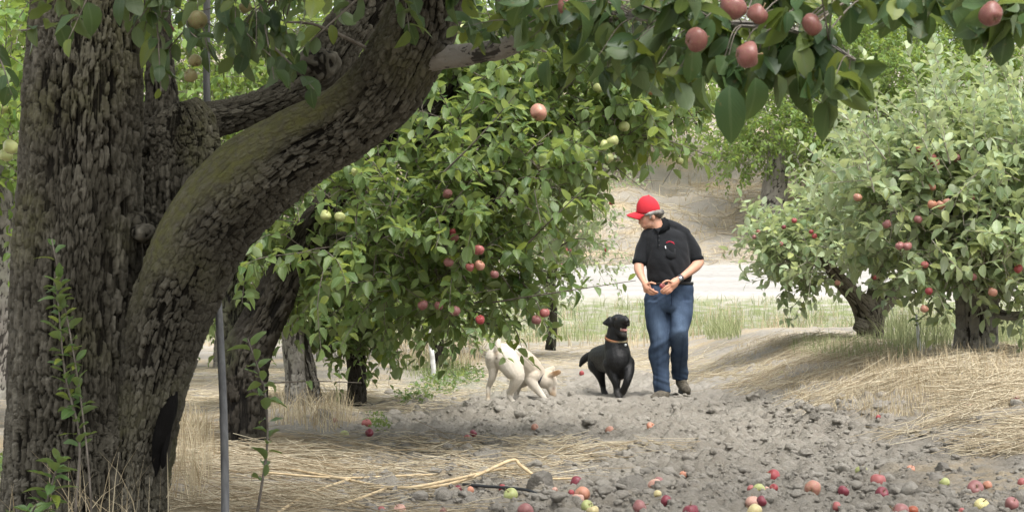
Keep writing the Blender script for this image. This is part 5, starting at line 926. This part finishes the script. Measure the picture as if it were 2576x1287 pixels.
# fallen apples: photo pixel, width in px, kind, label
FG = "fallen apples on the ground"
GND = [(1450, 1210, 36, "crimson", "dark purple red apple with a brownish end lying among the straw stalks"), (1466, 1238, 40, "peach", "orange pink apple on top of the small heap of windfalls in front"), (1454, 1251, 32, "cream", "cream and rose apple leaning against the orange pink one"),
 (1437, 1239, 20, "red", "small red apple half hidden behind the cream and rose apple"), (1476, 1268, 32, "green", "yellow green apple touching a yellow one at the bottom of the heap"), (1491, 1281, 30, "yellow", "yellow apple lowest in the heap of windfalls"), (1322, 1281, 42, "dusky", "dull pink apple with its stalk hollow up beside the black hose"),
 (1285, 1241, 37, "green", "pale green apple beside the black hose"), (1264, 1235, 20, "red", "small red apple peeping out behind the pale green apple by the hose"), (1183, 1235, 23, "peach", "orange red apple below the dry seed heads"), (1151, 1228, 23, "crimson", "crimson apple half hidden by the long dry stalk"),
 (1609, 1222, 31, "red", "bright crimson apple in front of the long low clod"), (1647, 1216, 35, "cream", "cream pink apple lying against a purple one"), (1658, 1209, 31, "dusky", "purple pink apple behind the cream pink one"), (1721, 1192, 24, "peach", "peach coloured apple alone on the clods in the middle"),
 (1675, 1262, 30, "crimson", "dark crimson apple touching a pale yellow one"), (1654, 1262, 20, "yellow", "pale yellow apple tucked behind the dark crimson one"), (1609, 1282, 40, "dusky", "dull red apple cut by the bottom edge below the long clod"), (1738, 1282, 42, "crimson", "wide crimson apple cut by the bottom edge"),
 (1725, 1250, 16, "pink", "small pink apple half buried behind the wide crimson one"), (1534, 1080, 26, "greenpink", "pink and green apple on the clods below the black dog"), (1636, 1069, 22, "peach", "peach and green apple on the clods below the man's left shoe"), (1345, 1085, 20, "greenpink", "little green and pink apple below the white dog"),
 (1190, 1087, 20, "crimson", "faded crimson apple left of the little green and pink one"), (1175, 1098, 16, "pink", "small pink apple right beside the faded crimson apple"), (1395, 1231, 17, "cream", "pale whitish apple behind the rounded clod"), (1945, 1193, 36, "red", "red apple lying above the yellow green one in the right foreground"),
 (1909, 1229, 34, "green", "yellow green apple in front of a pink one and a pale one"), (1889, 1227, 21, "pink", "pink red apple on the left behind the yellow green one"), (1947, 1225, 21, "red", "small orange red apple right of the yellow green one"), (1928, 1229, 17, "cream", "pale apple squeezed between a yellow green and an orange red one"),
 (1892, 1259, 39, "cream", "pink cream apple with a dark speck above the cream yellow one"), (1916, 1272, 27, "crimson", "crimson apple touching the pink cream one"), (1899, 1282, 42, "yellow", "cream yellow apple with its stalk up at the bottom edge"), (2044, 1234, 43, "greenpink", "large green apple with a pink cheek alone in the right foreground"),
 (2121, 1231, 31, "crimson", "dark crimson apple right of the large green and pink one"), (2218, 1237, 35, "crimson", "dark crimson apple below the pink one with a pale star"), (2209, 1203, 40, "pink", "pink apple with its pale stalk hollow facing the camera"), (2167, 1181, 30, "green", "flat pale green apple farthest back of the right foreground"),
 (2291, 1181, 22, "peach", "faint peach apple sunk in soil left of the flat dark clod"), (2376, 1211, 27, "green", "green apple just in front of the flat topped dark clod"), (2454, 1226, 44, "dusky", "large dusky pink apple touching a small peach one"), (2484, 1226, 24, "peach", "small peach apple right behind the large dusky pink one"),
 (2469, 1266, 39, "rotten", "yellow apple with brown rotten spots"), (2571, 1214, 23, "pink", "pink apple cut by the right edge of the photo"), (2264, 1282, 48, "dusky", "dusky pink apple at the bottom edge touching a brown red one"), (2296, 1283, 31, "brown", "brown red bruised apple at the bottom edge"),
 (2545, 1284, 37, "dusky", "dusky pink apple cut by the bottom right corner"), (2420, 1285, 22, "pink", "pink apple showing only its top left of the rotten one"), (2104, 1286, 24, "pink", "pink apple showing only its top below the dark crimson ones"), (2209, 1060, 13, "red", "tiny red apple on pale soil in front of the straw mound"),
 (923, 1062, 25, "pink", "split red and cream apple in front of the small dark trunk"), (929, 1098, 22, "crimson", "crimson apple lying just below the split red and cream one"), (842, 1062, 15, "crimson", "small crimson apple beside the smooth clod between the trunks"), (1006, 1278, 34, "cream", "pale pink apple on dark soil among the straw in front"),
 (960, 1285, 24, "pink", "pink apple cut by the bottom edge among the straw"), (866, 1091, 22, "green", "dull pale green apple left of the crimson one in the straw"), (429, 1070, 18, "green", "pale green apple beside the charred split of the old trunk"), (421, 1080, 16, "greenpink", "greenish pink apple just under the pale green one by the old trunk"),
 (1463, 940, 13, "red", "red apple on dusty soil behind the black dog's tail"), (1938, 929, 11, "green", "left one of two small green apples on the mound edge"), (1966, 936, 11, "green", "right one of two small green apples on the mound edge"), (2440, 1024, 14, "red", "small bright red apple in the straw of the mound"),
 (2556, 1008, 22, "crimson", "dark red apple in the straw near the right edge"), (2392, 1048, 12, "red", "tiny red apple under a pale straw at the foot of the mound"), (2108, 1017, 13, "pink", "faint pink apple on soil left of the straw mound"), (1238, 944, 13, "red", "red apple on the soil just left of the white dog"),
 (548, 1286, 16, "red", "bit of red apple at the bottom beside the grey pole"), (1115, 1283, 20, "crimson", "crimson apple at the bottom left of the dull pink one")]
for px, py, w, kind, lab in GND:
    g = G(px, py + w * .40, False); dia = w / F * g.y; h = float(hgt(g.x, g.y))
    apple((g.x, g.y, max(h, g.z) + dia * .27), dia, kind, lab, FG, (rng.uniform(-1.3, 1.3), rng.uniform(-1.3, 1.3), rng.uniform(0, 6)))
# hanging apples: photo pixel, distance, width in px, kind, label, group
HB = "apples hanging from the near branch"; HM = "apples on the dark leaning tree"; HR = "apples on the big tree at the right"; HA = "apples on the low forked tree"; HC = "apples on the sparse pale tree"; HL = "apples on the tree at the left edge"; HO = "apples hanging in the old tree"
def hang(rows, group):
    for px, py, d, w, kind, lab in rows:
        d0 = d; d = d + {HR: .40, HA: .4, HM: .2, HB: -.22}.get(group, 0); w = w * d0 / d * 1.0
        apple(P(px, py, d), w / F * d, kind, lab, group, (rng.normal(0, .4) + (.9 if group == HB else 0), rng.normal(0, .4), rng.uniform(0, 6)))
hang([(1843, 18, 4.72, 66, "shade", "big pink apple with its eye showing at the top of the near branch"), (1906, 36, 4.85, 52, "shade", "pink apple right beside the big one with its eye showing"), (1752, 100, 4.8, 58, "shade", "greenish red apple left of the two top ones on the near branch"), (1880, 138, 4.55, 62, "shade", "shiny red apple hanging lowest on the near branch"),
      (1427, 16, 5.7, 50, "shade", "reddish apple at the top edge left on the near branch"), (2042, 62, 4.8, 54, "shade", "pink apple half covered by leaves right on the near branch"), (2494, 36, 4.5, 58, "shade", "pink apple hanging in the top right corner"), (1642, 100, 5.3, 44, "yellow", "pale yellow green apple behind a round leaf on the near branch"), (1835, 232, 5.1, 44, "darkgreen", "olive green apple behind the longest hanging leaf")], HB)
hang([(497, 50, 7.0, 48, "darkgreen", "large dark green apple beside the top of the grey pole"), (492, 153, 7.2, 36, "darkgreen", "upper of two shaded apples left of the grey pole"), (480, 191, 7.2, 36, "darkgreen", "lower of two shaded apples left of the grey pole"), (425, 73, 7.3, 26, "crimson", "small dark red apple beside the old trunk"), (863, 221, 8.4, 42, "darkgreen", "shaded apple lying in the crook of the upper limb"), (617, 18, 7.0, 34, "darkgreen", "dark green apple at the top edge between hanging leaves")], HO)
hang([(16, 270, 11, 38, "green", "upper round yellow green apple at the left edge"), (27, 370, 11, 40, "green", "lower yellow green apple at the left edge in front of another"), (14, 392, 11.2, 34, "green", "yellow green apple half behind the lower one at the left edge")], HL)
hang([(1355, 284, 10.8, 46, "greenpink", "pale green apple with a deep hollow hanging high in the middle"), (1520, 366, 11.2, 29, "green", "lower of two touching green apples on a bare twig"), (1541, 355, 11.2, 30, "green", "upper of two touching green apples on a bare twig"), (1570, 318, 11.4, 28, "green", "green apple above the two touching ones"), (1532, 398, 11.4, 26, "green", "green apple under the two touching ones"), (1505, 222, 11.4, 28, "green", "green apple high up near the red capped man's branch gap"),
      (1356, 412, 11.3, 32, "darkgreen", "shaded green apple left of the two touching ones"), (1268, 432, 11.3, 26, "green", "green apple hanging alone in the middle of the tree"), (819, 542, 10.6, 28, "green", "left of two green apples under the thick limb"), (855, 545, 10.6, 28, "green", "right of two green apples under the thick limb"), (895, 432, 10.6, 26, "green", "green apple hidden in leaves close under the limb"), (1160, 74, 10.8, 28, "green", "bright green apple beside the bare side branch"),
      (1126, 487, 10.9, 24, "dusky", "reddish apple high above the two dogs' side of the tree"), (1138, 583, 11, 20, "red", "upper of two red apples touching each other"), (1143, 597, 10.9, 24, "dusky", "lower of two red apples touching each other"), (1205, 629, 10.8, 29, "pink", "rosy apple in full view in the middle of the tree"), (1128, 660, 10.9, 26, "dusky", "dull pink apple left below the rosy one"), (1182, 672, 10.9, 24, "pink", "reddish apple in a group of three below the rosy one"),
      (1207, 668, 10.9, 28, "greenpink", "green and pink apple in a group of three below the rosy one"), (1244, 690, 11, 24, "dusky", "brownish pink apple right of the group of three"), (1064, 767, 11, 28, "dusky", "leftmost pink apple of the low hanging row"), (1104, 768, 11, 24, "dusky", "middle pink apple of the low hanging row"), (1144, 782, 10.9, 30, "dusky", "large pink apple of the low hanging row"), (1208, 804, 11, 24, "red", "bright red apple at the right end of the low row"),
      (1370, 787, 11.2, 27, "pink", "upper of two pink apples above the black dog"), (1349, 804, 11.2, 26, "dusky", "lower of two pink apples above the black dog"), (1640, 228, 11.6, 28, "peach", "right apple of a peach coloured pair at the top of the gap"), (1622, 220, 11.7, 28, "peach", "left apple of a peach coloured pair at the top of the gap"), (1710, 405, 12, 20, "green", "small green apple at the tip of the long bough"), (1340, 538, 11.4, 24, "green", "green apple beside the tip of a rising shoot"), (1032, 840, 14, 22, "green", "small green apple hanging low over the dark trunked tree")], HM)
hang([(2345, 514, 14.6, 26, "peach", "leftmost of three apples in a row on the bough"), (2365, 516, 14.6, 25, "greenpink", "middle of three apples in a row on the bough"), (2384, 511, 14.6, 27, "greenpink", "rightmost of three apples in a row on the bough"), (2492, 533, 14.5, 20, "red", "bright red apple at the right end of the bough"), (2263, 619, 14.4, 24, "dusky", "left of two purple red apples hanging together"), (2282, 619, 14.4, 24, "dusky", "right of two purple red apples hanging together"),
      (2309, 552, 14.6, 23, "dusky", "red apple just under the bough"), (2231, 564, 14.6, 25, "dusky", "brown red apple left under the bough"), (2158, 497, 14.7, 24, "greenpink", "greenish apple at the left side of the big crown"), (2344, 396, 14.9, 24, "pink", "upper of two bright pink apples high in the big crown"), (2352, 412, 14.8, 26, "pink", "lower of two bright pink apples high in the big crown"), (2408, 398, 14.9, 22, "dusky", "purple apple right of the two bright pink ones"),
      (2308, 374, 15, 24, "pink", "left of two pale pink apples near the shoots"), (2324, 376, 15, 22, "pink", "right of two pale pink apples near the shoots"), (2440, 428, 14.8, 20, "red", "left of two small red apples right in the big crown"), (2464, 430, 14.8, 20, "pink", "right of two small red apples right in the big crown"), (2500, 450, 14.8, 20, "dusky", "dark pink apple lower right of the two small red ones"), (2440, 495, 14.6, 26, "dusky", "shaded pink apple above the right part of the bough"),
      (2345, 470, 14.7, 22, "greenpink", "green pink apple above the three in a row"), (2485, 577, 14.5, 20, "dusky", "dull red apple below the bright red one"), (2562, 676, 14.3, 24, "red", "red apple near the right edge low in the crown"), (2447, 696, 14.4, 22, "dusky", "reddish apple low in the crown left of a green one"), (2497, 734, 14.3, 26, "greenpink", "green apple hanging over the right side of the thick trunk"), (2540, 704, 14.4, 22, "green", "yellow green apple below the red one near the right edge"),
      (2337, 732, 14.4, 20, "red", "small red apple at the lower left rim of the big crown"), (2325, 776, 14.4, 22, "greenpink", "lowest green pink apple at the left rim of the big crown"), (2327, 666, 14.5, 20, "pink", "pink apple above the lower left rim of the big crown"), (2497, 390, 14.9, 18, "dusky", "small purple apple high at the right of the big crown")], HR)
hang([(1998, 555, 18.7, 14, "red", "upper red apple at the left top of the low forked tree"), (1972, 571, 18.7, 13, "crimson", "dark red apple at the left end of the low forked tree"), (2041, 583, 18.7, 13, "red", "red apple right above another in the low forked tree"), (2049, 594, 18.7, 14, "red", "red apple just under another in the low forked tree"), (1908, 583, 18.9, 12, "pink", "left pink apple nearest to the man's shoulder"), (1897, 596, 18.9, 12, "dusky", "dark pink apple closest to the man's shoulder"), (1965, 613, 18.8, 12, "pink", "pink apple low on the left side of the forked tree"),
      (2227, 650, 18.8, 16, "crimson", "crimson apple above the fork of the low tree"), (2202, 696, 18.8, 16, "red", "red apple right above the V of the trunk"), (2107, 711, 18.8, 16, "greenpink", "green and pink apple left above the V of the trunk"), (2287, 725, 18.8, 13, "red", "small red apple low between the two right hand trees")], HA)
hang([(1539, 510, 25, 13, "red", "red apple hanging free left of the red cap"), (1423, 628, 25, 13, "pink", "left of two pink apples beside each other in the sparse tree"), (1434, 626, 25, 13, "dusky", "right of two pink apples beside each other in the sparse tree"), (1525, 629, 25, 10, "red", "small red apple at the right rim of the sparse tree"), (1382, 658, 25, 11, "peach", "orange red apple low in the sparse tree"), (1413, 668, 25, 11, "dusky", "brownish apple lowest in the sparse tree"), (1390, 575, 25, 11, "pink", "pink apple high in the sparse tree")], HC)
# the apple the man holds
p = np.array(m1(494, 1130, -.262)) + OM; apple(tuple(p), .052, "red", "small red apple held in the man's hand", None, (1, .4, 0))

# ------------------------------------------------------------ pole, hose, stakes, stalks, weeds
PIPE = M("grey_pipe", rough=.65, spec=.3); lk(PIPE, ramp(PIPE, noise(PIPE, 8, 6, mapscale=(6, 6, .6)), [(.3, (.085, .085, .085)), (.7, (.17, .17, .168))]), bsdf(PIPE).inputs["Base Color"])
g = G(566, 1330, False)
rows = [(566, 1390, 7.95, 21), (566, 1200, 8.02, 21), (561, 1000, 8.12, 20), (549, 760, 8.30, 19), (535, 560, 8.45, 18.5), (526, 400, 8.55, 18), (520, 230, 8.56, 18), (520, 60, 8.58, 18), (522, -160, 8.6, 18)]
s_ = spline(pxs(rows), 60); v, f = tube(s_[:, :3], s_[:, 3], 20); mb = MB(); mb.add(v, f)
tag(link("support_pole", mb.mesh("support_pole", [PIPE])), "long grey pole leaning up behind the thick curving limb", "pole")
HOSE = M("black_hose", (.018, .020, .022), .5, .4)
s_ = np.array([(*G(px, py, False), ) for px, py in ((1165, 1238), (1215, 1243), (1265, 1246), (1320, 1252), (1375, 1262), (1460, 1283))]); s_ = spline(s_, 30); s_[:, 2] = macro(s_[:, 0], s_[:, 1]) + .040 - .05 * sst(.6, 1, np.linspace(0, 1, 30)); v, f = tube(s_, .0075, 12); mb = MB(); mb.add(v, f)
tag(link("drip_hose", mb.mesh("drip_hose", [HOSE])), "black irrigation hose half buried in soil beside a green apple", "hose")
WHITE = M("white_paint", (.72, .72, .70), .6); lk(WHITE, ramp(WHITE, noise(WHITE, 14, 4), [(.35, (.45, .44, .42)), (.6, (.75, .75, .73))]), bsdf(WHITE).inputs["Base Color"])
s_ = spline(pxs([(1093, 955, 20.5, 12), (1088, 900, 20.5, 12), (1080, 830, 20.5, 11), (1072, 775, 20.5, 11)]), 14); v, f = tube(s_[:, :3], s_[:, 3], 14); mb = MB(); mb.add(v, f); tag(link("stake", mb.mesh("stake", [WHITE])), "slim white stake leaning beside a small dark trunk", "stake")
def sapling(label, rows, lv, mat, leafm, seed, n, leaf, tpl=3, name="sapling", **kw):
    p = Plant(seed); q = pxs(rows); root = empty(name, Vector(q[0, :3])); v, f = tube(spline(q, 24)[:, :3], spline(q, 24)[:, 3], 10); mb = MB(); mb.add(v, f); child("stem", mb.mesh("stem", [mat]), root)
    p.twig(q[lv:, :3], .0008, .0006, n, leaf, **kw); v, f, c = leaves(tpl, np.array(p.p), np.array(p.d), np.array(p.u), np.array(p.s), p.rg, .2, .5); child("leaves", mesh("leaves", v, f, [leafm], {"Col": c}), root); return tag(root, label, "plant")
sapling("young white stemmed tree between the two right hand trunks", [(2316, 890, 17, 9), (2311, 860, 17, 9), (2309, 830, 17, 8), (2305, 790, 17, 5)], 2, WHITE, LEAF_WEED, 5, 10, .07)
sapling("thin brown shoot with bright leaves growing right of the grey pole", [(640, 1330, 8.3, 7), (655, 1240, 8.3, 7), (672, 1120, 8.35, 6), (668, 1000, 8.35, 6), (650, 930, 8.4, 5), (622, 850, 8.4, 4)], 1, TWIG, LEAF_WEED, 6, 26, .085, 5, start=.05, droop=.25, up=.3)
sapling("tall leafy shoot climbing in front of the old trunk", [(185, 1420, 7.4, 8), (190, 1280, 7.4, 7), (200, 1100, 7.4, 6), (165, 950, 7.4, 5), (150, 800, 7.4, 4), (140, 700, 7.42, 3)], 1, TWIG, LEAF_WEED, 7, 50, .075, 5, start=.2, droop=.3, up=.3)
sapling("thin shoot with few leaves in front of the old trunk's bark", [(235, 1420, 7.35, 6), (225, 1200, 7.35, 5), (205, 1020, 7.4, 4), (180, 860, 7.4, 4), (130, 600, 7.5, 3)], 1, TWIG, LEAF_WEED, 8, 24, .065, 5, start=.3, droop=.3, up=.3)
sapling("broad leaved sprout at the foot of the old trunk", [(95, 1420, 7.2, 7), (110, 1300, 7.2, 6), (130, 1220, 7.2, 5), (150, 1150, 7.2, 4)], 0, TWIG, LEAF_WEED, 9, 30, .085, 5, start=.1, droop=.3, up=.2)
sapling("low sprout with big leaves in the bottom left corner", [(30, 1400, 7.2, 7), (60, 1330, 7.15, 6), (90, 1270, 7.1, 5)], 0, TWIG, LEAF_WEED, 10, 22, .09, 5, start=.0, droop=.4, up=.2)
CANE = M("dry_cane", rough=.6); lk(CANE, ramp(CANE, noise(CANE, 10, 5, mapscale=(1, 4, 4)), [(.3, (.36, .26, .14)), (.7, (.60, .48, .30))]), bsdf(CANE).inputs["Base Color"])
def cane(label, pts, w, name="dry_stalk"):
    q = []
    for px, py, h in pts: g = G(px, py + h, False); q.append([g.x, g.y, max(g.z, float(hgt(g.x, g.y))) + h / F * g.y + .022])
    s_ = spline(np.array(q), 40); v, f = tube(s_, w / 2 / F * 9.6, 10); mb = MB(); mb.add(v, f); return tag(link(name, mb.mesh(name, [CANE])), label, "stalk", "long dry stalks in front")
cane("thick dry stalk bent like a roof across the straw", [(930, 1240, 3), (1080, 1236, 3), (1180, 1214, 14), (1285, 1182, 30), (1310, 1190, 24), (1345, 1211, 6)], 9)
cane("long curved dry stalk sweeping under the bent one", [(690, 1185, 3), (850, 1215, 3), (1000, 1243, 3), (1130, 1238, 3), (1230, 1205, 10), (1290, 1186, 20)], 8)
cane("thin straight dry stalk lying flat behind the bent one", [(660, 1200, 3), (860, 1212, 3), (1080, 1204, 3), (1330, 1202, 3)], 6)
cane("dry stalk slanting up from the bottom edge through the straw", [(700, 1300, 3), (780, 1260, 4), (880, 1215, 8)], 7)
cane("dry stalk forked off to the bottom left of the straw band", [(850, 1295, 3), (905, 1265, 4), (970, 1240, 6)], 7)
cane("short pale stalk running to the dark purple apple", [(1365, 1218, 2), (1410, 1214, 3), (1450, 1213, 3)], 6)
def weeds(name, label, ells, n, leaf, tpl=2):
    x, y = region(ells, n); k = len(x); d = np.stack([rng.normal(0, 1, k), rng.normal(0, 1, k), rng.uniform(.1, 1.1, k)], -1); pos = np.stack([x, y, hgt(x, y) + rng.uniform(0, .07, k)], -1)
    v, f, c = leaves(tpl, pos, d, np.stack([rng.normal(0, .4, k), rng.normal(0, .4, k), np.ones(k)], -1), rng.uniform(.5, 1.2, k) * leaf, rng, .25, .5); return tag(link(name, mesh(name, v, f, [LEAF_WEED], {"Col": c})), label, "weeds", kind="stuff")
weeds("weed_patch", "bright green low weeds left of the white dog", [(1140, 950, 80, 28, 4), (1040, 1010, 50, 14, 1), (1090, 985, 60, 10, 1)], 1500, .05)
weeds("clover_patch", "small green weeds beside the split red apple", [(945, 1065, 28, 12, 2), (960, 1088, 26, 9, 1)], 220, .035)
weeds("undergrowth", "dark green weeds at the left foot of the old trunk", [(25, 1215, 40, 50, 2), (40, 1330, 60, 60, 2)], 300, .07)
